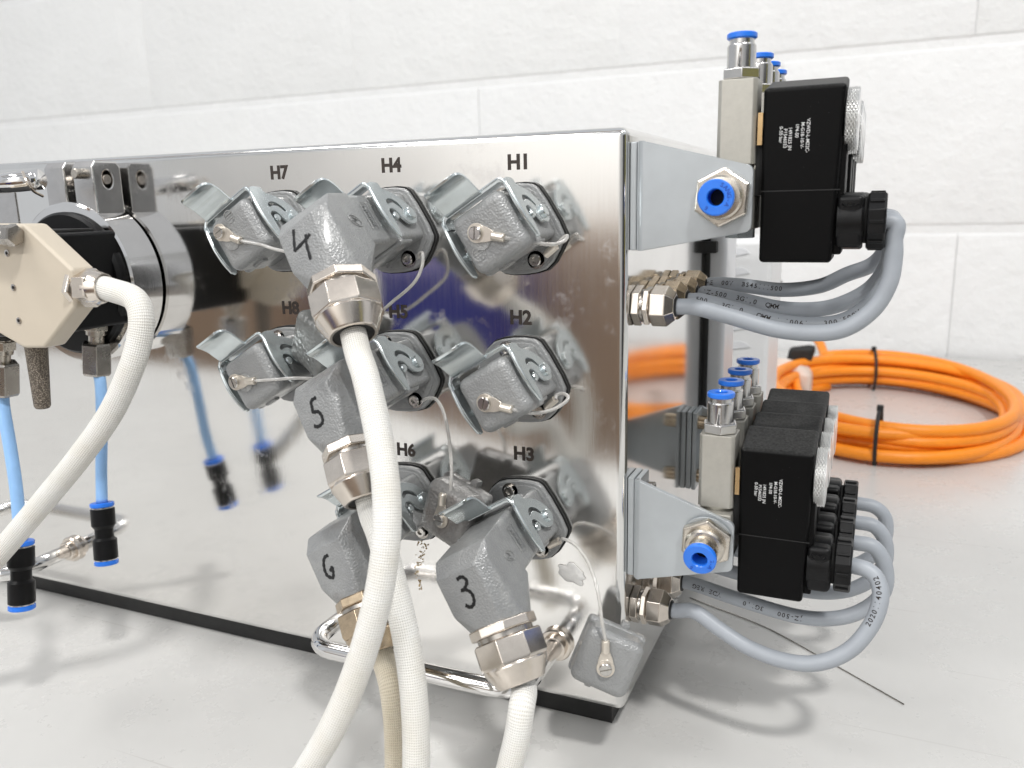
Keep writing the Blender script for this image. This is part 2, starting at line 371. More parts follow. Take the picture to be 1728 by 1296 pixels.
# back wall of painted blocks, joints recessed
WY = 1.08
wall = empty('wall', None, None, (0, WY, 0)); wall['kind'] = 'structure'
bm = mb(); add_box(bm, (-.4, .06, .62), (4.6, .10, 1.5)); finish(bm, 'mortar', 'wall', wall)
bm = mb(); add_box(bm, (0, 0, 0), (.5234, .04, .2545))
bmesh.ops.bevel(bm, geom=[e for e in bm.edges if abs(e.verts[0].co.z - e.verts[1].co.z) < .01 and e.verts[0].co.y < 0 and e.verts[1].co.y < 0], offset=.006, segments=4, affect='EDGES', profile=.5)
blk = bpy.data.meshes.new('block'); bm.to_mesh(blk); bm.free(); blk.materials.append(M['wall']); blk.shade_smooth(); blk.set_sharp_from_angle(angle=.6); tones = [blk]
for k_ in (.965, .985):
    m2_ = M['wall'].copy(); q_ = blk.copy(); q_.materials[0] = m2_; tones.append(q_)
    for n_ in m2_.node_tree.nodes:
        if n_.type == 'VALTORGB' and n_.color_ramp.elements[0].color[0] > .5:
            for e_ in n_.color_ramp.elements: e_.color = (e_.color[0] * k_, e_.color[1] * k_, e_.color[2] * k_ * .995, 1)
for r_ in range(-1, 5):
    zc = .1875 + .2645 * r_ + .2645 / 2 + .0
    off = -.061 if r_ % 2 == 0 else .201
    for c_ in range(-5, 3):
        o = bpy.data.objects.new('block', random.choice(tones)); COL.objects.link(o); o.parent = wall
        o.location = (off + .524 * c_ + .262 + random.uniform(-.001, .001), .0275 + random.uniform(-.0004, .0004), zc)
# far side of the room, seen mirrored in the panel
bm = mb(); add_box(bm, (-.5, -4.55, 1.0), (9, .1, 3.8)); tag(finish(bm, 'room_wall', simple('plain_wall_paint', (.80, .80, .79), .6, vs=2)), kind='structure')

# ================================================================== control box
ZB, H = .0075, .2625
box = empty('control_box', 'mirror-polished stainless steel control box carrying all the grey connectors and valves', 'control box', (0, 0, 0))
XL = -.62; DEP = .235
bm = mb(); add_box(bm, ((XL) / 2, DEP / 2, ZB + H / 2), (-XL, DEP, H))
bmesh.ops.bevel(bm, geom=[e for e in bm.edges], offset=.0038, segments=5, affect='EDGES', profile=.5)
for f in bm.faces: f.material_index = 0 if (f.normal.y < -.999) else 1
body = finish(bm, 'housing', None, box, 40); body.data.materials.append(M['panel']); body.data.materials.append(M['panel_side'])
for x_, y_ in ((-.03, .03), (-.03, .2), (-.58, .03), (-.58, .2)):
    bm = mb(); add_lathe(bm, (x_, y_, 0), (0, 0, 1), [(-.005, .011), (.0075, .012)], 24); finish(bm, 'foot', 'rubber', box)
bm = mb(); add_box(bm, (XL / 2, DEP / 2, .0012), (-XL - .016, DEP - .016, .0122)); finish(bm, 'base_frame', 'rubber', box)
for s_, x_, z_ in (('H1', -.0475, .2576), ('H2', -.0480, .1911), ('H3', -.0477, .1283), ('H4', -.1104, .2586), ('H5', -.1106, .1918), ('H6', -.1103, .1240), ('H7', -.1737, .2576), ('H8', -.1733, .1918)):
    o = text_obj('lettering', s_, .0086, 'black_print', frame((x_, -.00012, z_), (1, 0, 0), (0, 0, 1)), box, bold=.00034, extrude=.00003)
# small illegible rating plate at the far left, a glue blob and a rust run
bm = mb(); add_rbox(bm, (0, 0, 0), (.028, .0006, .022), .0002, 1)
o = finish(bm, 'rating_plate', 'satin', box); o.location = at(2, 358, -.0004)
glue = simple('dried_clear_glue', (.80, .79, .77), .25, 0, .06, 400, .6, 500, .0006)
bm = mb(); bmesh.ops.create_icosphere(bm, subdivisions=4, radius=1)
for v in bm.verts:
    k_ = 1 + .12 * math.sin(v.co.x * 5 + v.co.z * 3) + .08 * math.sin(v.co.z * 9); v.co = Vector((v.co.x * .0066 * k_, v.co.y * .0008, v.co.z * .0047 * k_))
bm.transform(Matrix.Rotation(.35, 4, 'Y')); o = finish(bm, 'glue_blob', glue, box, 0); o.location = at(966, 969, -.0004); o.data.shade_smooth()
rust = simple('rust_stain', (.52, .38, .20), .6, 0, .3, 800)
bm = mb()
for k_ in range(90):
    zz = random.uniform(0, 1) ** 1.4; q = at(708 + 5 * math.sin(zz * 7) + random.gauss(0, 1.8 + 5 * (1 - zz) ** 3), 905 + zz * 90, -.0002)
    add_lathe(bm, q, (0, -1, 0), [(0, random.uniform(.00015, .0005)), (.0001, .0002)], 8)
o = finish(bm, 'rust_stain', rust, box); o['kind'] = 'stuff'

# ================================================================== connectors
TH = 31
CEN = {'H1': (-.0468, .2298), 'H2': (-.0468, .1638), 'H3': (-.0468, .098), 'H4': (-.1094, .2298), 'H5': (-.1094, .1638), 'H6': (-.1094, .098), 'H7': (-.172, .2298), 'H8': (-.172, .1638)}
def conn_loc(k): return (CEN[k][0], 0, CEN[k][1]), (0, -math.radians(TH), 0)

def build_housing():
    root = empty('panel_socket', '', 'connector socket')
    FL = [(17.4, 9), (17.4, -12), (14.6, -15.5), (4, -21.3), (-4, -19.5), (-15, -13.5), (-17.4, -9), (-17.4, 12), (-14.6, 15.5), (-4, 21.3), (4, 19.5), (15, 13.5)]
    def rnd(poly, k=.25):
        out = []
        for i, p in enumerate(poly):
            a, b_ = poly[i - 1], poly[(i + 1) % len(poly)]
            out += [(p[0] + (a[0] - p[0]) * k, p[1] + (a[1] - p[1]) * k), (p[0] + (b_[0] - p[0]) * k, p[1] + (b_[1] - p[1]) * k)]
        return out
    P2 = rnd(FL)
    bm = mb(); add_prism(bm, [(x * 1.035, z * 1.03) for x, z in P2], 'y', -.3, -1.6); finish(bm, 'gasket', 'rubber', root, scale=.001)
    bm = mb(); add_prism(bm, P2, 'y', -1.6, -4.6, .7, 3)
    add_prism(bm, [(x * .9, z * .9) for x, z in P2], 'y', -3.9, -5.0, .4, 2)
    finish(bm, 'flange', 'paint', root, scale=.001)
    bm = mb()
    add_rbox(bm, (0, -13.2, 0), (28.4, 19.5, 22.6), 2.2, 4)
    add_rbox(bm, (0, -18.5, 0), (25, 10, 25.4), 1.4, 3)
    add_lathe(bm, (13.9, -12.6, -1.3), (1, 0, 0), [(0, 4.2), (1.0, 3.8)], 24)
    finish(bm, 'shell', 'paint', root, scale=.001)
    for (u, v) in ((1.8, 14.9), (.8, -15.4)):
        bm = mb(); add_lathe(bm, (u, -4.8, v), (0, -1, 0), [(0, 2.7), (1.6, 2.7), (2.1, 2.3), (2.1, 1.3), (1.0, 1.1), (1.0, .01)], 24)
        s = finish(bm, 'screw', 'screw', root, scale=.001)
        bm = mb(); add_lathe(bm, (u, -4.5, v), (0, -1, 0), [(0, 3.9), (.5, 3.9)], 24); finish(bm, 'washer', 'nickel_dark', s, scale=.001)
    # locking lever: U of sheet steel round three sides
    out = [(32.2, 14), (33.4, 8), (33.8, 2), (33, -4), (31.6, -9), (30.6, -11.2), (29.4, -11.8), (28.4, -10.8), (27.8, -7.5), (27.6, -4), (28, -1.2), (27.6, .8), (26, 1.8), (23.8, 1.6), (22, .2), (20.4, -2.2), (18.4, -4.3), (16.2, -5.4), (13.5, -5.9), (11, -5.5), (9, -4), (8.2, -1.8), (8.6, .6), (10, 3), (12.6, 5.8), (15.6, 8), (19, 9.6), (22.5, 10.8), (24.5, 12), (25.6, 14.2)]
    outS = [(p.x, p.y) for p in smooth_path([(a, b_, 0) for a, b_ in out], 3, True)]
    slot = [(26.4, 4.8), (24.6, 6.4), (21.8, 6.6), (18.6, 5.2), (16.4, 3), (15.8, 1.2), (16.8, .8), (18.6, 2.6), (21, 4.2), (23.6, 4.4), (25.6, 3.8)]
    slotS = [(p.x, p.y) for p in smooth_path([(a, b_, 0) for a, b_ in slot], 3, True)]
    bm = mb()
    for sgn in (1, -1):
        mtx = Matrix(((0, 0, 1, sgn * 16.2), (-1, 0, 0, 0), (0, 1, 0, 0), (0, 0, 0, 1)))   # (n,v,thickness)->(u,-n,v)
        merge(bm, plate_bm(outS, [slotS], 1.2, mtx, .15))
        # hook beside the slot pressed outwards
    # crossbar strip
    sec = [(-16.2, 10)] + [(-13.2 + 3 * math.cos(math.radians(a)), 12 + 3.2 * math.sin(math.radians(a))) for a in range(180, 89, -15)] + [(13.2 + 3 * math.cos(math.radians(a)), 12 + 3.2 * math.sin(math.radians(a))) for a in range(90, -1, -15)] + [(16.2, 10)]
    inn = []
    for i, p in enumerate(sec):
        a, b_ = sec[max(0, i - 1)], sec[min(len(sec) - 1, i + 1)]; d = Vector((b_[0] - a[0], b_[1] - a[1])).normalized(); inn.append((p[0] + d.y * 1.1, p[1] - d.x * 1.1))
    def strip(n0, n1):
        for i in range(len(sec) - 1):
            q = [sec[i], sec[i + 1], inn[i + 1], inn[i]]
            vs_ = [[bm.verts.new((p[0], -n_, p[1])) for p in q] for n_ in (n0, n1)]
            A, B_ = vs_
            bm.faces.new(A); bm.faces.new(B_[::-1])
            bm.faces.new((A[0], B_[0], B_[1], A[1])); bm.faces.new((A[2], B_[2], B_[3], A[3]))
    strip(25.2, 32.4)
    # turned out front lip
    lip = [(16.4, -30.9, -11), (16.6, -32.6, -6), (16.7, -33.6, 0), (16.6, -33.4, 6), (16.3, -32.6, 11), (15.2, -32, 14.3), (12.5, -31.6, 15.5), (0, -31.4, 15.5)]
    lp = smooth_path(lip + [(-12.5, -31.6, 15.5), (-15.2, -32, 14.3)] + [(-a, b_, c) for a, b_, c in lip[:5][::-1]], 5)
    add_tube(bm, lp, .75, 8)
    # thumb tab
    prof = smooth_path([(29, 15.3, 0), (31.2, 14.6, 0), (33.2, 15.6, 0), (35.2, 18, 0), (37.4, 20.9, 0), (40.2, 23, 0), (43.2, 23.8, 0), (46, 23.2, 0)], 4)
    def tabw(k):
        s = k / (len(prof) - 1); e = max(0, (s - .66) / .34); c = 5.5 * (1 - math.sqrt(max(0, 1 - e * e)))
        f0 = max(0, (.18 - s) / .18) ** 2 * 2
        return -13.0 - f0 + c, 5.2 + f0 - c
    ra = []
    for k, p in enumerate(prof):
        a = prof[max(0, k - 1)]; b_ = prof[min(len(prof) - 1, k + 1)]; d = (b_ - a).normalized(); nn = Vector((-d.y, d.x, 0)) * .55; u0, u1 = tabw(k)
        ra.append([bm.verts.new((u, -(p.x + s * nn.x), p.y + s * nn.y)) for u, s in ((u0, 1), (u1, 1), (u1, -1), (u0, -1))])
    for A, B_ in zip(ra, ra[1:]):
        for i in range(4): bm.faces.new((A[i], A[(i + 1) % 4], B_[(i + 1) % 4], B_[i]))
    bm.faces.new(ra[0]); bm.faces.new(ra[-1][::-1])
    lev = finish(bm, 'locking_lever', 'zinc', root, 40, scale=.001, bev=.00018, seg=2)
    for sgn in (1, -1):
        bm = mb(); add_lathe(bm, (sgn * 14, -12.6, -1.3), (sgn, 0, 0), [(0, 2.9), (3.6, 2.9), (4.1, 2.5)], 24); finish(bm, 'pivot_pin', 'zinc', lev, scale=.001)
        bm = mb(); add_lathe(bm, (sgn * 12, -25, -2), (sgn, 0, 0), [(0, 1.9), (5.0, 1.9), (5.5, 1.5)], 20); finish(bm, 'catch_pin', 'zinc', lev, scale=.001)
    return root
def cap_body(mat, logo=(-6.2, -5.2), pegs=True):
    bm = mb()
    add_rbox(bm, (.6, -28.8, -.8), (26.4, 14.4, 25.6), 4.2, 5)
    add_rbox(bm, (.3, -24.4, -.6), (28.2, 5, 26), 1.8, 3)
    if pegs: add_rbox(bm, (-3, -26, -13.5), (7, 4, 2.4), .8, 2)
    add_lathe(bm, (-3.2, -35.5, -1.3), (0, -1, 0), [(0, 4.6), (1.0, 4.2)], 28)
    if logo:
        lx, lz = logo
        add_ring(bm, (lx, -35.75, lz), (0, -1, 0), [(0, 3.0), (.5, 3.0), (.5, 2.6), (0, 2.6)], 28)
        for q in (-1, 0, 1): add_box(bm, (lx, -35.9, lz + q * 1.2), (4.4 if q == 0 else 3.6, .6, .45))
    return bm
def terminal(root, c, ang, n=36.7):    # ring terminal, slotted screw; returns cord start
    d = Vector((math.cos(ang), 0, math.sin(ang))); w = Vector((-d.z, 0, d.x)); c = Vector((c[0], -n, c[1]))
    R2 = Matrix((d, Vector((0, -1, 0)), w)).transposed()
    bm = mb(); add_lathe(bm, c, (0, -1, 0), [(-.2, 3.9), (.7, 3.9)], 32)
    q = [c + d * a + w * b_ for a, b_ in ((1, 3.6), (4.5, 2.9), (7.4, 1.7), (7.4, -1.7), (4.5, -2.9), (1, -3.6))]
    A = [bm.verts.new(p + Vector((0, .2, 0))) for p in q]; B_ = [bm.verts.new(p - Vector((0, .65, 0))) for p in q]
    bm.faces.new(A); bm.faces.new(B_[::-1])
    for i in range(6): bm.faces.new((A[i], A[(i + 1) % 6], B_[(i + 1) % 6], B_[i]))
    add_lathe(bm, c + d * 6.8 + Vector((0, -.7, 0)), d, [(0, 1.5), (.6, 1.8), (5.2, 1.8), (5.6, 1.4)], 16)
    te = finish(bm, 'ring_terminal', 'terminal', root, scale=.001, bev=.00012)
    sa = ang + random.uniform(.7, 1.8); sd = Vector((math.cos(sa), 0, math.sin(sa))); sw = Vector((-sd.z, 0, sd.x))
    bm = mb()
    for sg in (1, -1):                 # two half heads leave a real slot
        pts = [c + sd * 2.7 * math.cos(a) + sw * (sg * (.32 + (2.7 - .32) * math.sin(a))) for a in [PI * i / 12 for i in range(13)]]
        add_hull(bm, [p + Vector((0, -.6, 0)) for p in pts] + [p + Vector((0, -2.0, 0)) for p in pts] + [c + (p - c) * .86 + Vector((0, -2.35, 0)) for p in pts])
    add_lathe(bm, c, (0, -1, 0), [(.6, 2.65), (1.15, 2.65)], 24)
    finish(bm, 'slotted_screw', 'screw', root, scale=.001)
    return (c + d * 12.2 + Vector((0, -.7, 0))) * .001
def add_gland(root, p, d, s=1.0, mats=('nickel', 'nickel'), twist=.2, mat_open='rubber', washer=False):
    d = Vector(d).normalized(); p = Vector(p)
    up = (0, 0, 1)
    def L(name, prof, seg, mat, ph=0, par=root, ring=False, bev=.25):
        bm = mb(); prof = [(a * s, b_ * s) for a, b_ in prof]
        (add_ring if ring else add_lathe)(bm, p, d, prof, seg, ph)
        return finish(bm, name, mat, par, 25, scale=.001, bev=bev * .001 * s if bev else 0)
    L('lock_nut', [(0, 13.2), (.5, 13.9), (3.9, 13.9), (4.4, 13.2)], 8, mats[0], twist)
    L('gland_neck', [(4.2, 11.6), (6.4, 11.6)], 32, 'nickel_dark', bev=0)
    dn = L('dome_nut', [(6.2, 13.7), (6.8, 14.7), (15.2, 14.7), (16.6, 14.0)], 8, mats[1], twist + .35)
    L('collar', [(14, 12.2), (16.5, 13.2), (17.4, 13.2), (24.2, 9.9), (24.8, 9.2), (24.8, 8.2), (14, 8.2)], 40, mats[1], 0, dn, True, 0)
    L('seal', [(14, 8.1), (24.0, 8.1), (24.0, 5.4), (14, 5.4)], 28, mat_open, 0, dn, True, 0)

def hood_mesh(mat):
    bm = mb()
    # straight shell towards the socket
    add_rbox(bm, (0, -36, .2), (24.6, 25, 23.4), 2.4, 3)
    e = Vector((0, -.42, -.907)); cc = Vector((0, -61.5, -21.5)); w = e.cross(Vector((1, 0, 0))).normalized()
    disc = [cc + Vector((1, 0, 0)) * 12.6 * math.cos(2 * PI * i / 20) + w * 12.6 * math.sin(2 * PI * i / 20) for i in range(20)]
    disc += [p - e * 3 for p in disc]
    u0, u1 = -12.4, 12.5
    face = [(u0, -60.5, 12.2), (u1, -57.2, 12.2), (u0, -66.5, 7), (7.6, -66.5, 7), (u1, -62.5, 6), (u0, -69.5, -8.5), (8.2, -70, -8.5), (u1, -64.5, -9), (u0, -44, 12.2), (u1, -44, 12.2), (u0, -44, -11.8), (u1, -44, -11.8)]
    add_hull(bm, face + disc, .8, 2)
    return bm
def mark_M(bm, c, ax, ay, r=3.2, nrm=None):          # oval maker's mark with a zigzag, raised
    nrm = ax.cross(ay).normalized() if nrm is None else nrm
    def T(x, y): return c + ax * x + ay * y
    add_tube(bm, [T(r * .72 * math.cos(a), r * 1.25 * math.sin(a)) for a in [2 * PI * i / 28 for i in range(28)]], .2, 6, True)
    add_tube(bm, [T(-r * .45, -r * .7), T(-r * .3, r * .6), T(0, -r * .2), T(r * .3, r * .6), T(r * .45, -r * .7)], .2, 6)
def build_plug(key, mat, tilt=0, dn=0, dv=0, digit=None, gl=('nickel', 'nickel'), label='', seal='rubber'):
    loc, rot = conn_loc(key)
    root = empty('cable_plug', label, 'cable plug', loc, rot, 'numbered angled cable plugs on the control box')
    TM = Matrix.Translation((0, -24, 0)) @ Matrix.Rotation(math.radians(tilt), 4, 'X') @ Matrix.Translation((0, 24 - dn, dv))
    bm = hood_mesh(mat); bm.transform(TM); hood = finish(bm, 'hood', mat, root, 30, scale=.001)
    bm = mb()
    mark_M(bm, Vector((12.75, -49.5, -1)), Vector((0, -.5, -.87)), Vector((0, -.87, .5)), 3.0, Vector((1, 0, 0)))
    add_tube(bm, [(12.7, -35.5, 7), (12.7, -35.5, -5), (12.7, -40, -5), (12.7, -40, 7)], .16, 6, True)
    bm.transform(TM); finish(bm, 'maker_mark', mat, hood, scale=.001)
    me = text_mesh('Harting', 3.2, .15, .02)
    t2 = bmesh.new(); t2.from_mesh(me); t2.transform(frame((12.75, -37.8, 1), (0, 0, -1), (0, -1, 0))); t2.transform(TM)
    finish(t2, 'lettering', mat, hood, 0, scale=.001)
    p = TM @ Vector((0, -61.2, -20.9)); d = TM.to_3x3() @ Vector((0, -.42, -.907))
    add_gland(root, p, d, 1.0, gl, .15, seal)
    if digit:                          # strokes in marker pen on the outer face
        from mathutils.bvhtree import BVHTree
        hb = hood_mesh(mat); tr = BVHTree.FromBMesh(hb); bm = mb()
        def on(x, y):
            h = tr.ray_cast(Vector((x - 2, -100, 7 - y)), Vector((0, 1, 0)))
            return (h[0] + h[1] * .05) if h[0] is not None else Vector((x - 2, -67, 7 - y))
        for st in digit:
            pts = [on(q.x, q.y) for q in smooth_path([(x, y, 0) for x, y in st], 6)]
            add_tube(bm, pts, [.74 + .14 * math.sin(i * 1.9) for i in range(len(pts))], 8)
        for v in bm.verts:
            h = tr.find_nearest(v.co); dd = v.co - h[0]
            v.co = h[0] + h[1] * (.10 + .12 * max(-1, min(1, dd.dot(h[1]) / .6)))
        hb.free()
        bm.transform(TM); finish(bm, 'handwritten_number', 'marker', hood, scale=.001)
    ex = root_world(root) @ ((p + d.normalized() * 21) * .001)
    ed = (root_world(root).to_3x3() @ d).normalized()
    return root, ex, ed
def root_world(o): return Matrix.Translation(o.location) @ o.rotation_euler.to_matrix().to_4x4()

LV = {'H1': 'grey panel socket with steel latch under the H1 lettering', 'H2': 'grey panel socket with steel latch under the H2 lettering',
      'H3': 'bottom right panel socket, holding the plug nearest the hanging cap', 'H4': 'top socket of the middle column, holding the topmost cable plug', 'H5': 'middle socket of the middle column, its long cord running down to the brown-tinted cap',
      'H6': 'bottom socket of the middle column, beside the brown-tinted hanging cap', 'H7': 'grey panel socket at the left under the H7 lettering', 'H8': 'grey panel socket at the left under the H8 lettering'}
proto = build_housing(); socks = {}
for i, k in enumerate(('H1', 'H2', 'H3', 'H4', 'H5', 'H6', 'H7', 'H8')):
    o = proto if i == 0 else copy_tree(proto); socks[k] = o
    loc, rot = conn_loc(k); o.location = loc; o.rotation_euler = rot
    tag(o, LV[k], 'connector socket', 'panel sockets with locking levers')
ROT180 = {'H7', 'H8'}
def build_cap(k, label, tc, ang, logo):
    loc, rot = conn_loc(k)
    r = empty('protective_cap', label, 'cap', loc, rot, 'protective caps of the sockets')
    finish(cap_body('paint', logo), 'cap_shell', 'paint', r, 30, scale=.001)
    s = terminal(r, tc, ang); return r, root_world(r) @ s
caps = {}
caps['H1'] = build_cap('H1', 'grey protective cap latched in the socket under H1, cord running right', (-3.1, 1.7), math.radians(-40), (-7.0, -5.4))
caps['H2'] = build_cap('H2', 'grey protective cap latched in the socket under H2', (-3.1, -1.4), math.radians(-39), None)
caps['H7'] = build_cap('H7', 'grey protective cap latched in the socket under H7', (-6.0, 4.8), math.radians(-49), (1.8, 8.2))
caps['H8'] = build_cap('H8', 'grey protective cap latched in the socket under H8', (-7.5, 1.5), math.radians(-24), None)

D4 = [[(-1.5, 1.5), (-4.0, 8.5), (-3.6, 9.2), (4, 8.0), (5.2, 7.4)], [(3.4, 6.6), (2.2, 10), (1.6, 16.5)]]
D5 = [[(2.5, 3.5), (-.5, 3.8), (-1.2, 6.5), (-1.5, 8.0), (1, 9.0), (2.0, 11.2), (1.4, 13.6), (-1.2, 14.3), (-3.6, 13.2)]]
D6 = [[(1.5, 4.3), (-1.2, 4.8), (-3, 8), (-3, 11.5), (-.5, 13.4), (.8, 11.5), (1.2, 9.5), (-.6, 10.6)]]
D3 = [[(-.5, 2.8), (2.2, 2.6), (3.6, 4.8), (1.2, 7), (-.6, 7.2), (1.6, 7.6), (3.4, 9.8), (2.8, 13.0), (.4, 14.2), (-1.6, 12.8)]]
p4, e4, d4 = build_plug('H4', 'paint', 0, 0, 0, D4, ('nickel', 'nickel'), 'topmost angled cable plug, clean grey, marked with a handwritten 4')
p5, e5, d5 = build_plug('H5', 'paint_dirty', 2, 0, 0, D5, ('nickel', 'nickel'), 'angled cable plug half hidden by the front hose, marked with a handwritten 5')
p6, e6, d6 = build_plug('H6', 'paint_dirty', 4, 0, 0, D6, ('gold', 'gold'), 'lowest grimy cable plug with tarnished brass gland and a handwritten 6')
p3, e3, d3 = build_plug('H3', 'paint', 6, 0, 0, D3, ('nickel', 'nickel'), 'angled cable plug with a handwritten 3 above the right end of the chrome handle')

# hanging caps
def loose_cap(label, loc, rot, mat, ang=math.radians(90), term=True):
    r = empty('protective_cap', label, 'cap', loc, rot, 'protective caps of the sockets')
    bm = mb(); add_rbox(bm, (0, -5, 0), (26, 14, 26), 4.2, 5); add_rbox(bm, (0, 1.5, 0), (27, 6, 27), 2, 3)
    add_rbox(bm, (3, 3, 14), (4, 5, 4), 1, 2); add_rbox(bm, (-3, -3, -14), (3.4, 4, 3.4), 1, 2)
    finish(bm, 'cap_shell', mat, r, 30, scale=.001)
    s = terminal(r, (0, -1.5), ang, 12.4) if term else Vector((0, 0, .012)); return r, root_world(r) @ s
def eul(x, y, z):
    return Quaternion((0, 0, 1), math.radians(z)) @ Quaternion((0, 1, 0), math.radians(y)) @ Quaternion((1, 0, 0), math.radians(x))
c3, c3s = loose_cap('grey protective cap hanging on its cord at the bottom right corner of the panel', at(1024, 1103, -.016), eul(-9, 22, 14).to_euler(), 'paint', math.radians(112))
c5, c5s = loose_cap('protective cap, reflected brown painted on, hanging between the H6 socket and plug 3', at(776, 860, -.020), eul(-4, 17, -14).to_euler(), 'paint_brown_bounce', math.radians(100))
c4, c4s = loose_cap('coarse dark grey protective cap hanging behind the gland of plug 4', at(552, 577, -.014), eul(0, 24, -20).to_euler(), 'paint_dark', math.radians(80), False)
c5.scale = (1, 1, 1)

# cords
def cord(label, pts, parent=None, crimp=None):
    path = smooth_path(pts, 8)
    bm = mb(); add_tube(bm, path, .00078, 10); o = finish(bm, 'retaining_cord', 'cord', None, 0); o.data.shade_smooth()
    tag(o, label, 'cord', 'clear cords tying the caps to the sockets')
    if crimp:
        bm = mb(); add_tube(bm, [Vector(crimp[0]), Vector(crimp[1])], .0017, 14); finish(bm, 'crimp_sleeve', 'terminal', o)
    return o
cord('clear cord from the H1 cap to its socket', [caps['H1'][1], at(905, 410, -.026), at(935, 412, -.018), at(953, 406, -.009), at(957, 398, -.006), at(950, 402, -.006), at(940, 412, -.007)], None, (at(938, 415, -.008), at(921, 430, -.007)))
cord('clear cord from the H2 cap curling under its socket', [caps['H2'][1], at(900, 697, -.028), at(930, 692, -.020), at(952, 680, -.013), at(959, 670, -.009), at(950, 664, -.007), at(939, 667, -.007), at(938, 674, -.008)], None, (at(937, 674, -.008), at(922, 688, -.007)))
cord('long clear cord hanging right of the H3 socket', [at(943, 912, -.007), at(953, 910, -.010), at(975, 924, -.013), at(995, 955, -.018), at(1009, 1000, -.024), at(1016, 1050, -.028), c3s], None, (at(944, 912, -.007), at(926, 921, -.007)))
cord('clear cord curving from the H4 socket behind the gland of plug 4', [at(706, 436, -.008), at(708, 428, -.009), at(713, 428, -.010), at(712, 450, -.012), at(698, 478, -.015), at(665, 507, -.016), at(620, 540, -.015), c4s])
cord('clear cord hanging from the H5 socket down to the brown-tinted cap', [at(712, 678, -.008), at(722, 672, -.010), at(737, 675, -.012), at(750, 700, -.016), at(759, 750, -.022), at(762, 800, -.028), at(758, 838, -.030), c5s])
cord('clear cord from the H7 cap disappearing behind plug 4', [caps['H7'][1], at(440, 413, -.036), at(470, 422, -.034), at(520, 430, -.028)])
cord('clear cord from the H8 cap disappearing behind plug 5', [caps['H8'][1], at(470, 640, -.036), at(500, 638, -.034), at(545, 640, -.028)])

# hoses
def hose(label, pts, r, mat, n=10):
    bm = mb(); add_tube(bm, smooth_path(pts, n), r, 26, cap=True); o = finish(bm, 'braided_hose', mat, None, 0); o.data.shade_smooth()
    return tag(o, label, 'hose', 'white braided hoses')
hose('white braided hose leaving plug 4 and crossing in front of plugs 5 and 6', [e4 - d4 * .012, e4, e4 + d4 * .012, at(618, 640, -.083), at(640, 740, -.092), at(652, 830, -.1), at(651, 920, -.106), at(635, 1020, -.111), at(603, 1130, -.115), at(560, 1230, -.119), at(500, 1330, -.122)], .0051, 'braid')
hose('white braided hose from plug 5 hanging behind the front hose', [e5 - d5 * .012, e5, e5 + d5 * .010, at(642, 905, -.088), at(664, 985, -.092), at(684, 1070, -.096), at(697, 1160, -.1), at(702, 1240, -.103), at(702, 1340, -.107)], .0051, 'braid')
hose('yellowed braided hose under the tarnished gland of plug 6', [e6 - d6 * .012, e6, e6 + d6 * .008, at(660, 1160, -.078), at(668, 1230, -.082), at(670, 1340, -.088)], .0049, 'braid_cream')
hose('short white braided hose leaving the gland of plug 3', [e3 - d3 * .012, e3, e3 + d3 * .006, at(880, 1195, -.075), at(872, 1245, -.078), at(856, 1310, -.080), at(846, 1350, -.082)], .0051, 'braid')

# ================================================================== handles
def handle(label, a, b_, proj, drop=0.0):
    h = empty('pull_handle', label, 'handle', (0, 0, 0), group='chrome handles at the foot of the panel')
    pts = [Vector((a[0], 0, a[1])), Vector((a[0], -proj * .62, a[1]))]
    def cor(cx, s):   # rounded corner
        return [Vector((cx - s * .012 * (1 - math.cos(t_)), -proj + .012 * (1 - math.sin(t_)), a[1])) for t_ in [PI / 2 * i / 6 for i in range(7)]]
    pr = [Vector((a[0], 0, a[1])), Vector((a[0], -(proj - .014), a[1]))]
    ca = [Vector((a[0] - .014 * (1 - math.cos(t_)), -(proj - .014) - .014 * math.sin(t_), a[1])) for t_ in [PI / 2 * i / 6 for i in range(1, 7)]]
    cb = [Vector((b_[0] + .014 * (1 - math.cos(t_)), -(proj - .014) - .014 * math.sin(t_), b_[1])) for t_ in [PI / 2 * i / 6 for i in range(6, 0, -1)]]
    bm = mb(); add_tube(bm, pr + ca + cb + [Vector((b_[0], -(proj - .014), b_[1])), Vector((b_[0], 0, b_[1]))], .0042, 24); finish(bm, 'bar', 'chrome', h, 0).data.shade_smooth()
    for q in (a, b_):
        bm = mb(); add_lathe(bm, (q[0], 0, q[1]), (0, -1, 0), [(0, .0078), (.0022, .0080), (.003, .0074), (.003, .0060), (.0058, .0058), (.0062, .0050)], 32); finish(bm, 'collar', 'nickel', h)
    return h
handle('chrome pull handle at the foot of the panel behind plugs 3 and 6', (-.0326, .0366), (-.143, .0366), .045)
handle('chrome pull handle at the foot of the panel, far left', (-.3559, .0355), (-.466, .0355), .045)

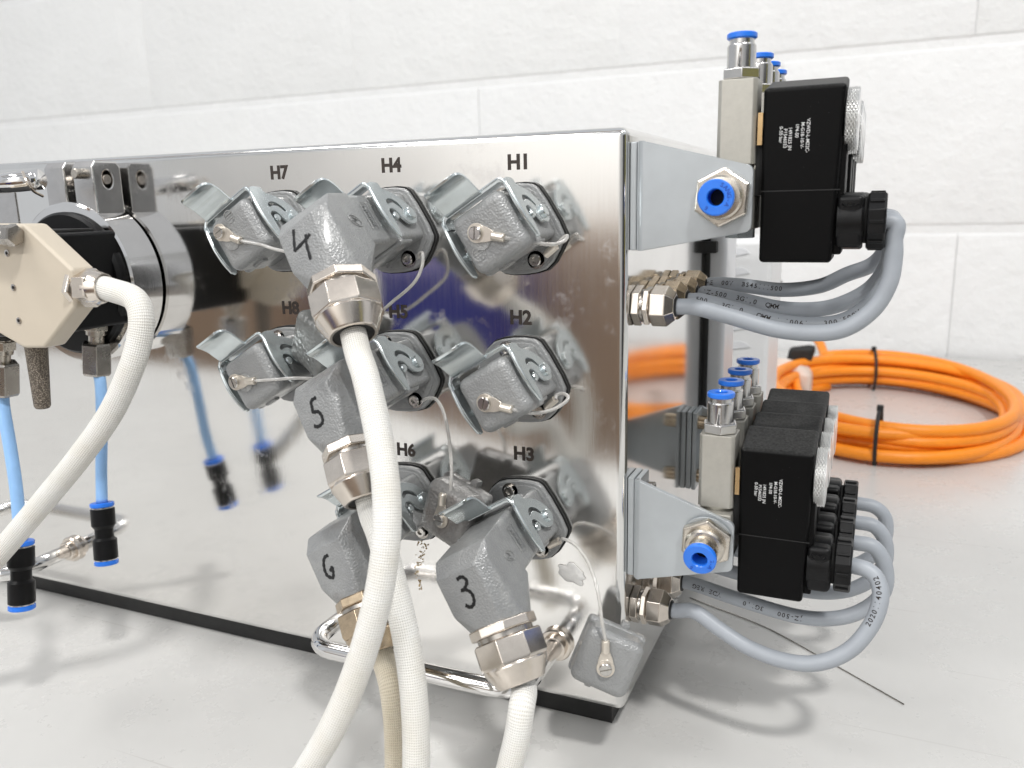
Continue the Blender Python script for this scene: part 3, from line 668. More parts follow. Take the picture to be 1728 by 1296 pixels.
# ================================================================== valves on the right side
def add_collet(root, p, d, s=1.0, letters=False):
    d = Vector(d).normalized()
    bm = mb(); add_ring(bm, p, d, [(x * s, y * s) for x, y in ((0, 3.9), (0, 5.2), (.5, 5.9), (2.0, 5.9), (2.4, 5.5), (2.4, 3.0), (2.0, 2.7), (-5, 2.7), (-5, 3.85))], 36)
    c = finish(bm, 'collet', 'blue', root, 35, scale=.001)
    bm = mb(); add_lathe(bm, Vector(p) - d * 4.6 * s, d, [(0, 3.2 * s), (.4, 3.2 * s)], 24); finish(bm, 'bore', 'hole', root, scale=.001)
    if letters:
        B = basis(d); bm = mb()
        for word, a0 in (('SANG-A', 62), ('6', -130)):
            for i, ch in enumerate(word):
                a = math.radians(a0 - i * 19); r_ = 4.35 * s
                x = Vector((1, 0, 0)) * math.cos(a) + Vector((0, 0, 1)) * math.sin(a)
                q = Vector(p) + x * r_ + d * (2.45 * s)
                tx = Vector((1, 0, 0)) * math.sin(a) - Vector((0, 0, 1)) * math.cos(a)
                t2 = bmesh.new(); t2.from_mesh(text_mesh(ch, 2.0 * s, .04, .03)); t2.transform(frame(q, tx, x)); merge(bm, t2)
        finish(bm, 'lettering', 'blue_print', c, 0, scale=.001)
    return c
def build_valve():
    r = empty('solenoid_valve', '', 'valve')
    # local mm: x to the right, y to the back (front face at 0), z up from coil centre
    D = 15.0
    bm = mb()
    add_prism(bm, [(-7.5, 1.5), (-6, 0), (6, 0), (7.5, 1.5), (7.5, 13.5), (6, 15), (-6, 15), (-7.5, 13.5)], 'z', 5, 37, .35, 2)
    add_lathe(bm, (0, 7.5, 3), (0, 0, 1), [(0, 6), (2.2, 6.6)], 28)
    finish(bm, 'valve_block', 'block', r, 30, scale=.001)
    ft = mb(); add_lathe(ft, (0, 7.5, 37), (0, 0, 1), [(0, 6.9), (.5, 7.7), (4, 7.7), (4.5, 6.9)], 6, .2)
    f1 = finish(ft, 'push_fitting', 'satin', r, 25, scale=.001, bev=.0002)
    bm = mb(); add_ring(bm, (0, 7.5, 41), (0, 0, 1), [(0, 5.5), (8.6, 5.5), (9.4, 5.0), (9.4, 4.7), (12, 4.7), (12, 3.9), (0, 3.9)], 36); finish(bm, 'fitting_barrel', 'satin', f1, scale=.001)
    add_collet(f1, (0, 7.5, 52.2), (0, 0, 1), .98)
    bm = mb(); add_box(bm, (9.2, 8, 6), (3.4, 11, 26)); finish(bm, 'armature_flange', 'hole', r, scale=.001)
    bm = mb(); add_box(bm, (9.0, .9, 18), (1.8, 1.4, 12)); finish(bm, 'name_tab', 'brass', r, scale=.001)
    t2 = mb()
    prof = [(10.4, -33), (39, -33), (39.2, 32.5), (10, 32.5)]
    vs = []
    for y, dz in ((0, 0), (21.5, 5.0)):
        vs += [(10.4, y, -33), (37.4, y, -33), (39.4, y, 32.6 + dz), (9.8, y, 32.6 + dz)]
    add_hull(t2, vs, 1.6, 4)
    add_hull(t2, [(x, y, z) for x in (37, 40.6) for y in (3, 18.5) for z in (-30, 14)], .8, 2)
    coil = finish(t2, 'coil_body', 'coil', r, 30, scale=.001)
    bm = mb(); add_box(bm, (24.6, -.02, -5.5), (29.0, .25, .35)); finish(bm, 'seam', 'rubber', coil, scale=.001)
    bm = mb()
    for s_, x_, z_ in (('VZWD-L-M22C-', 26.6, 14.6), ('M-G18-10-V-', 24.6, 14.8), ('1P4-50', 22.6, 16.6), ('1491825 JN', 20.2, 13.8), ('P1546033', 18.4, 14.0), ('0-50 bar', 16.8, 15.4)):
        me = text_mesh(s_, 1.78, .02, .008, 'CENTER', 1.0); q = bmesh.new(); q.from_mesh(me); q.transform(frame((x_, -.06, z_), (0, 0, -1), (1, 0, 0))); merge(bm, q)
    finish(bm, 'printed_text', 'white_print', coil, 0, scale=.001)
    # knurled nut
    bm = mb(); seg = 64
    for k_ in range(7):
        h0, h1 = 39.4 + k_ * .62, 39.4 + (k_ + 1) * .62
        ring = []
        for h, rr in ((h0, 11.5), ((h0 + h1) / 2, 12.0), (h1, 11.5)):
            ring.append([bm.verts.new((h, 11 + (rr + (.45 if (i + k_) % 2 else -.35)) * math.cos(2 * PI * i / seg), 20 + (rr + (.45 if (i + k_) % 2 else -.35)) * math.sin(2 * PI * i / seg))) for i in range(seg)])
        for a, b_ in zip(ring, ring[1:]):
            for i in range(seg): bm.faces.new((a[i], a[(i + 1) % seg], b_[(i + 1) % seg], b_[i]))
    add_lathe(bm, (39.4, 11, 20), (1, 0, 0), [(0, 11.3), (4.5, 11.2)], 48)
    finish(bm, 'knurled_nut', 'knurl', r, 20, scale=.001)
    # plug with gland
    bm = mb(); add_rbox(bm, (43, 11, -17.5), (10, 20, 20), 2.2, 3); add_lathe(bm, (38.5, 11, -17.5), (1, 0, 0), [(0, 10.9), (8.6, 10.9), (9.4, 10.2)], 40)
    pl = finish(bm, 'coil_plug', 'black', r, 30, scale=.001)
    bm = mb(); add_ring(bm, (43, .6, -11), (0, -.3, 1), [(0, 3.0), (.4, 3.0), (.4, 2.6), (0, 2.6)], 28)
    add_tube(bm, [(41.4, .5, -11), (42.5, .5, -10.3), (43.4, .5, -11.1), (44.5, .5, -10.4)], .2, 6); finish(bm, 'maker_mark', 'black', pl, scale=.001)
    bm = mb(); add_lathe(bm, (47.5, 11, -17.5), (1, 0, 0), [(0, 8.5), (1.6, 8.6)], 32); finish(bm, 'plug_ring', 'hole', pl, scale=.001)
    bm = mb(); add_lathe(bm, (49.0, 11, -17.5), (1, 0, 0), [(0, 10.6), (.5, 11.5), (6.2, 11.5), (6.8, 10.8)], 8, .39)
    for k_ in range(8):
        a = 2 * PI * k_ / 8; add_box(bm, (52.4, 11 + 10.6 * math.cos(a), -17.5 + 10.6 * math.sin(a)), (5.2, 1.4, 1.4), Matrix.Rotation(a, 3, 'X'))
    finish(bm, 'gland_nut', 'black', r, 25, scale=.001, bev=.0003)
    return r
vp = build_valve()
UP = (.0413, .008, .2486); LO = (.0376, .008, .1058)
vy_u = [0, .0535, .0805, .1095]; vy_l = [0, .026, .052, .079]
order = ['front', 'second', 'third', 'rearmost']
valves = []
for row, (O_, ys) in enumerate(((UP, vy_u), (LO, vy_l))):
    for i, dy in enumerate(ys):
        o = vp if not valves else copy_tree(vp)
        o.location = (O_[0], O_[1] + dy, O_[2]); valves.append(o)
        nm = 'upper' if row == 0 else 'lower'
        lab = {0: 'front black solenoid valve of the %s row, printed coil facing the camera', 1: 'second black solenoid valve from the front in the %s row', 2: 'third black solenoid valve from the front in the %s row', 3: 'rearmost black solenoid valve of the %s row'}[i] % nm
        tag(o, lab, 'solenoid valve', 'solenoid valves on the %s bracket' % nm)

def bracket(label, dz, dx, zs, y0=.001, back=False):
    r = empty('valve_bracket', label, 'bracket', (0, 0, 0), group='sloping steel brackets holding the valve rows')
    zt, zb, zrt, zrb = zs
    # spacer and flange against the side
    fy = y0 - .0075 if back else y0 + .0095
    bm = mb(); add_rbox(bm, (.0016, fy + (0 if back else .001), (zt + zb) / 2), (.003, .015, zt - zb + .0), .0006, 2); finish(bm, 'spacer_plate', 'bracket', r)
    bm = mb(); add_rbox(bm, (.0048, fy, (zt + zb) / 2), (.0024, .0165, zt - zb), .0005, 2); fl = finish(bm, 'flange', 'bracket', r)
    x1 = .0494 + dx
    out = [(.0060, zt), (x1 - .003, zrt)] + arc(x1 - .003, zrt - .003, .003, 90, 0, 5) + arc(x1 - .003, zrb + .003, .003, 0, -90, 5) + [(.0060, zb)]
    bm = mb(); add_prism(bm, out, 'y', y0, y0 + .0024, .0004, 2)
    # bend
    sec = [(.0038 + .0026 * (1 - math.cos(t_)), y0 + .0026 * (1 - math.sin(t_))) for t_ in [PI / 2 * i / 6 for i in range(7)]] + [(.0064, y0 + .0024), (.0060, y0 + .0032)]
    add_prism(bm, sec, 'z', zb, zt)
    finish(bm, 'gusset_plate', 'bracket', r, 30)
    for z_ in (zt - .007, zb + .007):
        bm = mb(); add_lathe(bm, (.006, fy + (-.002 if back else .0035), z_), (1, 0, 0), [(0, .0029), (.0036, .0029), (.0039, .0026), (.0039, .0016), (.002, .0015)] if not back else [(0, .0040), (.007, .0040), (.0075, .0036)], 24); finish(bm, 'socket_screw', 'gold' if back else 'satin', r)
    return r
b1 = bracket('upper sloping grey steel bracket on the side of the box, with blue push fitting', 0, 0, (.2640, .2205, .2535, .2275))
b2 = bracket('lower sloping grey steel bracket on the side of the box, with blue push fitting', -.144, -.0024, (.1215, .0752, .1080, .0850))
def bulkhead(par, c, tz=0):
    x, y, z = c; mmc = Vector((x, y, z)) * 1000; d = Vector((0, -1, tz)).normalized()
    bm = mb(); add_lathe(bm, mmc, d, [(-.2, 11.0), (.6, 11.0)], 40); finish(bm, 'washer', 'bracket', par, scale=.001)
    bm = mb(); add_lathe(bm, mmc + d * .6, d, [(0, 10.2), (.4, 11.4), (3.0, 11.4), (3.5, 10.5)], 6, .45); finish(bm, 'hex_nut', 'nickel_warm', par, 25, scale=.001, bev=.0002)
    bm = mb(); add_ring(bm, mmc + d * 4.0, d, [(0, 8.4), (2.4, 8.4), (3.2, 7.6), (3.4, 6.2), (8.8, 6.2), (9.2, 5.6), (9.2, 4.6), (0, 4.6)], 40); f = finish(bm, 'push_fitting', 'nickel_warm', par, scale=.001)
    add_collet(f, tuple(mmc + d * 13.6), d, 1.15, True)
bulkhead(b1, (.0383, .0008, .2412)); bulkhead(b2, (.0360, .0008, .0985), -.14)
for nm, O_, ys in (('upper', UP, vy_u), ('lower', LO, vy_l)):
    bm = mb(); L_ = ys[-1] + .018
    add_rbox(bm, (O_[0], O_[1] - .003 + L_ / 2, O_[2] - .0085), (.015, L_, .0235), .0008, 2)
    o = finish(bm, 'valve_manifold', 'block', None, 30); tag(o, 'bead-blasted metal manifold bar under the %s row of valves' % nm, 'manifold')
    bm = mb(); add_lathe(bm, (O_[0] + .002, O_[1] + .006, O_[2] - .0235), (0, 0, 1), [(0, .0062), (.004, .0062)], 6); finish(bm, 'plug_screw', 'zinc', o)
b3 = bracket('steel bracket at the rear end of the lower valve row, seen edge on', -.144, -.0024, (.1215, .0752, .1080, .0850), .1425, True)
b4 = bracket('steel bracket at the rear end of the upper valve row', 0, 0, (.2640, .2205, .2535, .2275), .150, True)

# glands on the side face and the grey cables
def side_gland(label, y, z, mat='nickel', L=.019, zs=0):
    g_ = empty('cable_gland', label, 'cable gland', (0, y, z), group='cable glands on the side of the box')
    d = Vector((1, 0, zs)).normalized()
    bm = mb(); add_lathe(bm, (0, 0, 0), d, [(0, 8.2), (.4, 8.8), (3.4, 8.8), (3.8, 8.2)], 6, .3); finish(bm, 'gland_nut', mat, g_, 25, scale=.001, bev=.0002)
    bm = mb(); add_lathe(bm, d * 3.8, d, [(0, 7.2), (1.0, 7.2)], 28); finish(bm, 'gland_neck', 'nickel_dark', g_, scale=.001)
    bm = mb(); add_lathe(bm, d * 4.8, d, [(0, 8.0), (.4, 8.6), (2.4, 8.6), (2.8, 7.8)], 6, .1); finish(bm, 'gland_body', mat, g_, 25, scale=.001, bev=.0002)
    bm = mb(); add_lathe(bm, d * 7.8, d, [(0, 8.2), (.5, 8.8), (6.6, 8.8), (9.8, 6.2), (10.2, 5.6)], 6, .35); n_ = finish(bm, 'dome_nut', mat, g_, 25, scale=.001, bev=.0003)
    bm = mb(); add_lathe(bm, d * 17.6, d, [(0, 4.6), (1.0, 4.3)], 24); finish(bm, 'seal', 'rubber', n_, scale=.001)
    return g_, Vector((0, y, z)) + d * .0185
plug_tip = lambda O_, dy: Vector((O_[0] + .0555, O_[1] + .011 + dy, O_[2] - .0175))
CAMD = Vector((-.3946, .894, -.2125))
def cable(label, pts, text=None, tstart=.02, side=(.1, -1, .35), flip=False):
    path = smooth_path(pts, 10); r = .0034
    bm = mb(); add_tube(bm, path, r, 22); o = finish(bm, 'grey_cable', 'grey_cable', None, 0); o.data.shade_smooth()
    tag(o, label, 'cable', 'grey cables from the solenoid valves')
    if text:
        bm = mb(); text_along(bm, path, r, text, .0030, tstart, side, 1.0, .00004, flip); finish(bm, 'printed_text', 'black_print', o, 0)
YU = .024
cab_u = [((1143, 516), (1175, 519), (1232, 534), (1310, 556), (1380, 562), (1430, 553), (1474, 521), (1500, 477), (1508, 432), (1508, 405), (1488, 388)),
         ((1168, 499), (1200, 504), (1240, 514), (1300, 537), (1360, 546), (1420, 540), (1462, 512), (1492, 470), (1502, 432), (1497, 398), (1485, 389)),
         ((1190, 486), (1215, 489), (1250, 498), (1310, 524), (1365, 538), (1420, 533), (1460, 508), (1488, 470), (1497, 432), (1492, 400), (1480, 390)),
         ((1206, 474), (1230, 478), (1270, 492), (1320, 514), (1370, 528), (1420, 528), (1458, 503), (1484, 468), (1492, 432), (1488, 400), (1478, 390))]
gl_u = [(.0135, .1965), (.036, .1965), (.0585, .1965), (.081, .1975)]
TX = ['', '500   3G1,0   QMM / 10061   300/500V', 'JZ-500  3G1,0  QMM', 'CE  00V  BS45111500']
for i in range(4):
    y, z = gl_u[i]
    g_, tip = side_gland(['cable gland nearest the camera in the upper group on the box side', 'second cable gland of the upper group on the box side', 'third tarnished cable gland of the upper group', 'rearmost tarnished cable gland of the upper group'][i], y, z, 'nickel' if i == 0 else 'gold')
    tp = plug_tip(UP, vy_u[i]); ye = tp.y; P0 = cab_u[0]; n_ = len(P0)
    pts = [tip - Vector((.008, 0, 0)), tip + Vector((.0015, 0, 0))]
    for k_, (px, py) in enumerate(P0[1:-1]):
        s_ = (k_ + 1) / (n_ - 1); pts.append(at(px, py, .0135 + (.019 - .0135) * s_))
    # the rear cables follow the same loop further back
    if i:
        dz_ = [0, .0005, .0060, .0165][i]
        pts = pts[:2] + [Vector((p.x - .002 * i * (1 - j / 8), p.y + (y - .0135) * (1 - j / 8) + (ye - plug_tip(UP, 0).y) * (j / 8) * .35, p.z + dz_ * (1 - abs(j - 4) / 5))) for j, p in enumerate(pts[2:])]
    tpx = plug_tip(UP, vy_u[i] if i == 0 else vy_u[i])
    pts += [tpx + Vector((.0035, 0, -.0012)), tpx + Vector((-.004, 0, 0))]
    if i: pts[-3] = Vector((pts[-3].x, (pts[-4].y + tpx.y) / 2, pts[-3].z))
    cable(['foreground grey cable looping from the upper front valve to its gland', 'printed grey cable just behind the foreground upper loop', 'third grey cable of the upper loop', 'rearmost grey cable of the upper loop'][i], pts, TX[i], .012, (.1, -1, .25))
# lower group
g_, tip = side_gland('cable gland at the bottom of the box side, nearest the camera', .0149, .0560, 'nickel')
tl = plug_tip(LO, 0)
pts = [tip - Vector((.008, 0, 0)), tip + Vector((.002, 0, 0))] + [at(px, py, y) for px, py, y in ((1172, 1032, .012), (1215, 1062, .010), (1262, 1092, .008), (1320, 1114, .006), (1378, 1119, .006), (1432, 1098, .008), (1470, 1055, .011), (1486, 1010, .014), (1480, 978, .017), (1464, 962, .0185))] + [tl + Vector((.001, 0, 0)), tl + Vector((-.004, 0, 0))]
cable('lowest grey cable looping near the table from the lower front valve', pts, '20201140402', .105, (-.3, -1, .9))
for i, (y, z) in enumerate(((.039, .0590), (.063, .0595), (.087, .060))):
    g_, tip = side_gland(['second cable gland of the lower group, below the lower bracket', 'third cable gland of the lower group', 'rearmost cable gland of the lower group'][i], y, z, 'nickel')
    tl = plug_tip(LO, vy_l[i + 1])
    ym = (y + tl.y) / 2; zc = .0500 + .0015 * i
    pts = [tip - Vector((.008, 0, 0)), tip + Vector((.004, 0, 0)), Vector((.046, y, zc + .0045)), Vector((.072, ym - .001, zc)), Vector((.0895, ym, zc + .0022)), Vector((.1015, ym + .001, zc + .0095)), Vector((.1072, tl.y - .001, zc + .0185)), Vector((.1068, tl.y, zc + .0290)), Vector((.1018, tl.y, tl.z - .0010)), tl + Vector((.001, 0, 0)), tl + Vector((-.004, 0, 0))]
    cable(['grey cable passing just under the lower front coil', 'third grey cable of the lower bundle', 'rearmost grey cable of the lower bundle'][i], pts, 'JZ-500   3G1,0     VDE REG' if i == 0 else None, .014, (.1, -1, .2), i == 0)

# ================================================================== left fittings
# clamp and black port
PCX, PCZ = -.2973, .2042
pc = empty('pipe_clamp', 'polished steel pipe clamp with two bolted ears round the black port', 'clamp', (PCX, 0, PCZ))
y0, y1, R_ = -.0215, -.0012, .0425
bm = mb(); add_ring(bm, (0, y0, 0), (0, 1, 0), [(0, R_ - .005), (0, R_ - .001), (.001, R_), (y1 - y0 - .001, R_), (y1 - y0, R_ - .001), (y1 - y0, R_ - .005)], 96)
ring_ = finish(bm, 'clamp_ring', 'chrome', pc, 30)
for xe, hole in ((-.0062, False), (.0147, True)):
    bm = mb()
    out = [(-.0080, .0365), (.0080, .0365), (.0080, .0595), (.0062, .0618), (-.0062, .0618), (-.0080, .0595)]
    mtx = Matrix(((0, 0, 1, xe), (1, 0, 0, (y0 + y1) / 2 + .0002), (0, 1, 0, 0), (0, 0, 0, 1)))
    holes = [[(.0040 * math.cos(-2 * PI * i / 20), .0535 + .0054 * math.sin(-2 * PI * i / 20)) for i in range(20)]]
    finish(plate_bm(out, holes, .0146, mtx, .0009), 'ear', 'satin', ring_, 30)
bm = mb(); add_lathe(bm, (-.02, (y0 + y1) / 2, .0535), (1, 0, 0), [(0, .0026)] + [(.0005 * i, .0028 if i % 2 else .0024) for i in range(1, 74)], 18); finish(bm, 'threaded_bolt', 'nickel', pc, 20)
bm = mb(); add_lathe(bm, (.0230, (y0 + y1) / 2, .0535), (1, 0, 0), [(-.006, .0030), (-.002, .0030), (-.001, .0024)], 20); finish(bm, 'bolt_head', 'nickel', pc)
bm = mb(); add_lathe(bm, (.0139, y0 + .0010, .0564), (0, -1, 0), [(-.002, .0026), (.0035, .0026), (.0039, .0022)], 20); finish(bm, 'cross_pin', 'nickel_warm', pc)
port = empty('black_port', 'black square-bodied port passing through the pipe clamp behind the beige hood', 'port', (PCX, 0, PCZ))
bm = mb(); add_lathe(bm, (0, -.001, 0), (0, -1, 0), [(0, .0374), (.0225, .0374), (.024, .036)], 64)
add_rbox(bm, (-.0154, -.0465, .0035), (.098, .055, .048), .002, 3)
finish(bm, 'port_body', 'black', port, 30)
bm = mb(); add_rbox(bm, (.0005, -.0465, .0282), (.05, .04, .0018), .0006, 2); finish(bm, 'cover_plate', 'rubber', port)

# beige hood: hull of two outlines
bh = empty('beige_hood', 'large beige painted connector hood with a nickel gland at the left edge', 'connector hood', (0, 0, 0))
YF, YR = -.086, -.0745
fr = [(-90, 378), (40, 378), (57, 398), (104, 447), (122, 455), (127, 519), (74, 588), (40, 588), (-60, 530)]
bm = mb()
pf = [at(x, y, YF) for x, y in fr]; k_ = .9606
pr = [Vector((p.x, YR, p.z)) for p in pf]
add_hull(bm, pf + pr, .0016, 4)
add_hull(bm, [at(x, y, YF + .006) for x, y in ((-90, 390), (30, 392), (60, 440), (60, 500), (20, 560), (-60, 520))] + [at(x, y, YF + .006) + Vector((0, .012, 0)) for x, y in ((-90, 390), (30, 392), (60, 440), (60, 500), (20, 560), (-60, 520))], .002, 2)
finish(bm, 'hood_shell', 'beige', bh, 30)
for x, y in ((12, 427), (23, 485), (32, 541)):
    q = at(x, y, YF - .0002) * 1000
    bm = mb(); add_lathe(bm, q, (0, -1, 0), [(-.5, 1.5), (.25, 1.5), (.3, .8), (-.3, .75)], 20); s_ = finish(bm, 'torx_screw', 'screw', bh, scale=.001)
    bm = mb(); add_lathe(bm, q, (0, -1, 0), [(-.2, .62), (.33, .62)], 6); finish(bm, 'recess', 'hole', s_, scale=.001)
bm = mb(); q = at(-14, 397, YF - .004) * 1000
add_lathe(bm, q, (1, 0, -.02), [(-12, 4.6), (-3, 4.6), (-2.4, 4.0), (-1.6, 4.6), (11, 4.6), (12, 4.2)], 30); add_lathe(bm, q + Vector((11.5, 0, 0)), (1, 0, -.02), [(0, 4.9), (3.4, 4.9), (4, 4.2)], 6, .3)
finish(bm, 'latch_screw', 'nickel_dark', bh, 30, scale=.001)
gp = at(132, 486, -.0805); gd = Vector((1, .10, .02)).normalized()
bm = mb(); add_lathe(bm, gp * 1000 - gd, gd, [(0, 8.2), (.4, 8.8), (2.6, 8.8), (3, 8.2)], 6, .1); finish(bm, 'lock_nut', 'nickel', bh, 25, scale=.001, bev=.0002)
bm = mb(); add_lathe(bm, gp * 1000 + gd * 2, gd, [(0, 6.6), (1.6, 6.6)], 30); finish(bm, 'gland_neck', 'nickel_dark', bh, scale=.001)
bm = mb(); add_lathe(bm, gp * 1000 + gd * 3.2, gd, [(0, 7.8), (.4, 8.4), (6.6, 8.4), (7.4, 7.8)], 6, .4); dn_ = finish(bm, 'dome_nut', 'nickel', bh, 25, scale=.001, bev=.0002)
bm = mb(); add_ring(bm, gp * 1000 + gd * 8, gd, [(0, 7.4), (3.4, 7.2), (6.4, 6.2), (6.6, 5.6), (1, 5.6)], 36); finish(bm, 'collar', 'nickel', dn_, scale=.001)
gt = gp + gd * .013
hose('cream braided hose bending down from the gland of the beige hood', [gt - gd * .006, gt, gt + gd * .006 + Vector((0, -.001, -.001)), at(225, 503, -.083), at(238, 530, -.085), at(236, 570, -.087), at(220, 625, -.09), at(185, 700, -.093), at(130, 777, -.097), at(70, 850, -.1), at(15, 915, -.104), at(-50, 990, -.108)], .0051, 'braid')

# porous silencer, hex fittings, blue tubes and unions
sl = empty('silencer', 'porous brown sintered silencer cone under the beige hood', 'silencer', (0, 0, 0))
a, b_ = at(60, 575, -.078), at(72, 688, -.078)
bm = mb(); add_lathe(bm, a, b_ - a, [(0, .0050), ((b_ - a).length - .001, .0036), ((b_ - a).length, .0030)], 28); finish(bm, 'porous_cone', 'sinter', sl)
def tube_set(px, labels, topy, fit, tubepts, uni, yy, ulab, k=1.0):
    y0_, y1_, y2_ = yy
    f = empty('hose_fitting', labels[0], 'hose fitting', (0, 0, 0), group='hex hose fittings over the blue tubes')
    A = at(px, topy, y0_); B_ = at(px + 2, topy + fit, y0_ - .001); d = (B_ - A); L_ = d.length
    bm = mb(); add_lathe(bm, A, d, [(0, .0052 * k), (L_ * .26, .0052 * k), (L_ * .28, .0040 * k), (L_ * .42, .0040 * k)], 30); finish(bm, 'threaded_stub', 'nickel_warm', f)
    bm = mb(); add_lathe(bm, A, d, [(L_ * .02, .0066 * k), (L_ * .18, .0066 * k)], 6, .2); finish(bm, 'hex_collar', 'nickel_warm', f, 25, bev=.0003)
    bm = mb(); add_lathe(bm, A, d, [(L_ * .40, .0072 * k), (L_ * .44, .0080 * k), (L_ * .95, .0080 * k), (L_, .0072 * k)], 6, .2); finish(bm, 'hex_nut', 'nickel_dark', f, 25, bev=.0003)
    n_ = len(tubepts)
    tp = smooth_path([A + d * .9] + [at(x, y, y0_ + (y1_ - y0_) * (i + 1) / n_) for i, (x, y) in enumerate(tubepts)], 8)
    bm = mb(); add_tube(bm, tp, .0030 * k, 20); o = finish(bm, 'blue_tube', 'tube_blue', None, 0); o.data.shade_smooth(); tag(o, labels[1], 'tube', 'light blue air tubes')
    u = empty('tube_union', ulab, 'tube union', (0, 0, 0), group='black push-in tube unions')
    P_ = at(*uni[0], y1_); Q = at(*uni[1], y2_); d = Q - P_; L_ = d.length; dn = d.normalized()
    bm = mb(); add_lathe(bm, P_, d, [(a * L_, r_ * k) for a, r_ in ((.09, .0056), (.10, .0062), (.36, .0062), (.42, .0048), (.56, .0048), (.60, .0062), (.90, .0062), (.91, .0056))], 32); finish(bm, 'union_body', 'black', u, 30)
    bm = mb(); add_lathe(bm, P_, d, [(L_ * .05, .0055 * k), (L_ * .12, .0055 * k)], 32); add_lathe(bm, P_, d, [(L_ * .87, .0055 * k), (L_ * .95, .0055 * k)], 32); finish(bm, 'metal_ring', 'satin', u)
    for q, dd in ((P_ + dn * .0024, -dn), (Q - dn * .0024, dn)): add_collet(u, tuple(q * 1000), dd, 1.05 * k)
tube_set(162, ('dark hex fitting hanging below the pipe clamp', 'light blue air tube hanging from the fitting below the pipe clamp'), 540, 92, [(170, 650), (172, 720), (171, 790), (172, 848)], ((172, 848), (180, 952)), (-.028, -.041, -.046), 'black and blue tube union just left of its own mirror image in the panel', .97)
tube_set(2, ('dark hex fitting cut by the left picture edge', 'bent light blue air tube at the left picture edge'), 572, 94, [(6, 690), (18, 760), (28, 830), (35, 912)], ((35, 912), (37, 1028)), (-.078, -.087, -.093), 'black and blue tube union nearest the left picture edge', .97)
# chrome tube and wire loop at the upper left
ct = empty('chrome_tube', 'horizontal chrome tube at the upper left edge with a wire loop', 'tube', (0, 0, 0))
bm = mb(); add_tube(bm, [at(-60, 316, -.055), at(20, 308, -.052), at(66, 303, -.050)], .0048, 28); finish(bm, 'tube_body', 'chrome', ct, 0).data.shade_smooth()
bm = mb(); add_tube(bm, smooth_path([at(38, 290, -.058), at(46, 308, -.059), at(56, 322, -.055), at(72, 331, -.048)], 6), .0007, 10); finish(bm, 'wire_loop', 'nickel', ct, 0)

# ================================================================== behind: power unit, orange coil
pu = empty('power_unit', 'white slotted plastic power unit standing behind the control box', 'power unit', (0, 0, 0))
whp = simple('white_abs_plastic', (.74, .745, .75), .4, 0, .03, 30); gyp = simple('grey_plastic_side', (.68, .69, .71), .35, 0, .04, 30)
bm = mb(); x0, x1 = at(1190, 500, .36).x, at(1300, 500, .36).x; za, zb_ = at(1240, 395, .36).z, at(1240, 640, .36).z
add_rbox(bm, ((x0 + x1) / 2 - .01, .40, (za - .010) / 2), (x1 - x0 + .02, .08, za), .004, 3)
pub = finish(bm, 'casing', whp, pu)
for yy in (435, 468, 500, 560, 592):
    q = at(1246, yy, .3595)
    bm = mb(); pts = [(.010 * math.cos(a), .008 * math.sin(a)) for a in [PI * (.15 + .85 * i / 10) for i in range(11)]]
    add_prism(bm, [(q.x + a, q.z + b_) for a, b_ in pts], 'y', .3592, .3612); finish(bm, 'slot', gyp, pub)
gc = empty('grey_duct', 'upright grey plastic duct with a black strap against the box side', 'duct', (0, 0, 0))
bm = mb(); zt_, zb2 = .236, .103
add_rbox(bm, (.0045, .194, (zt_ + zb2) / 2), (.0150, .040, zt_ - zb2), .004, 4); finish(bm, 'duct_body', gyp, gc)
bm = mb(); add_rbox(bm, (.0012, .1735, (.25 + .107) / 2), (.0028, .003, .143), .0008, 2); finish(bm, 'strap', 'rubber', gc)
bm = mb(); add_rbox(bm, (.0020, .172, .2125), (.0100, .006, .007), .001, 2); finish(bm, 'clip', 'rubber', gc)

oc = empty('orange_cable_coil', 'coiled orange cable held by black ties on the table', 'cable coil', (0, 0, -.005))
C0 = at(1530, 690, 0); C0 = atz(1535, 690, .02)
bm = mb(); random.seed(3); pts = []; LAY = [(0, 0), (.012, .0), (.006, .010), (-.009, .004), (.001, .018), (-.012, .013), (.012, .019), (-.005, .025), (.004, .027)]
turns = 8; rx, ry = .122, .166; cx, cy = .114, .655
for k_ in range(turns * 16 + 1):
    a = 2 * PI * k_ / 16 + 2.2; tn = k_ / 16
    lay = LAY[int(tn) % 9]
    nl = LAY[(int(tn) + 1) % 9]
    f_ = tn % 1; rr = lay[0] * (1 - f_) + nl[0] * f_ + .006 * math.sin(a * 2.3 + tn); zz = .0055 + lay[1] * (1 - f_) + nl[1] * f_ + .005 * (1 + math.sin(a * 1.0 - .7)) * (tn / 7)
    pts.append((cx + (rx + rr) * math.cos(a), cy + (ry + rr) * math.sin(a), zz))
pts += [(cx - .075, cy + .18, .03), (cx - .085, cy + .22, .045), (cx - .10, cy + .26, .055)]
add_tube(bm, smooth_path(pts, 3), .0060, 14); finish(bm, 'cable_body', 'orange', oc, 0).data.shade_smooth()
for k_, ang in enumerate((98, -94)):
    a = math.radians(ang); q = Vector((cx + rx * math.cos(a), cy + ry * math.sin(a), .0225)); w = Vector((math.cos(a) * ry, math.sin(a) * rx, 0)).normalized()
    bm = mb(); add_tube(bm, [q + w * (.0235 * math.cos(t_)) + Vector((0, 0, .0285 * math.sin(t_))) for t_ in [2 * PI * i / 20 for i in range(20)]], .0019, 8, True)
    add_rbox(bm, q + Vector((0, -.003, .0295)), (.006, .006, .006), .001, 2); finish(bm, 'cable_tie', 'rubber', oc)
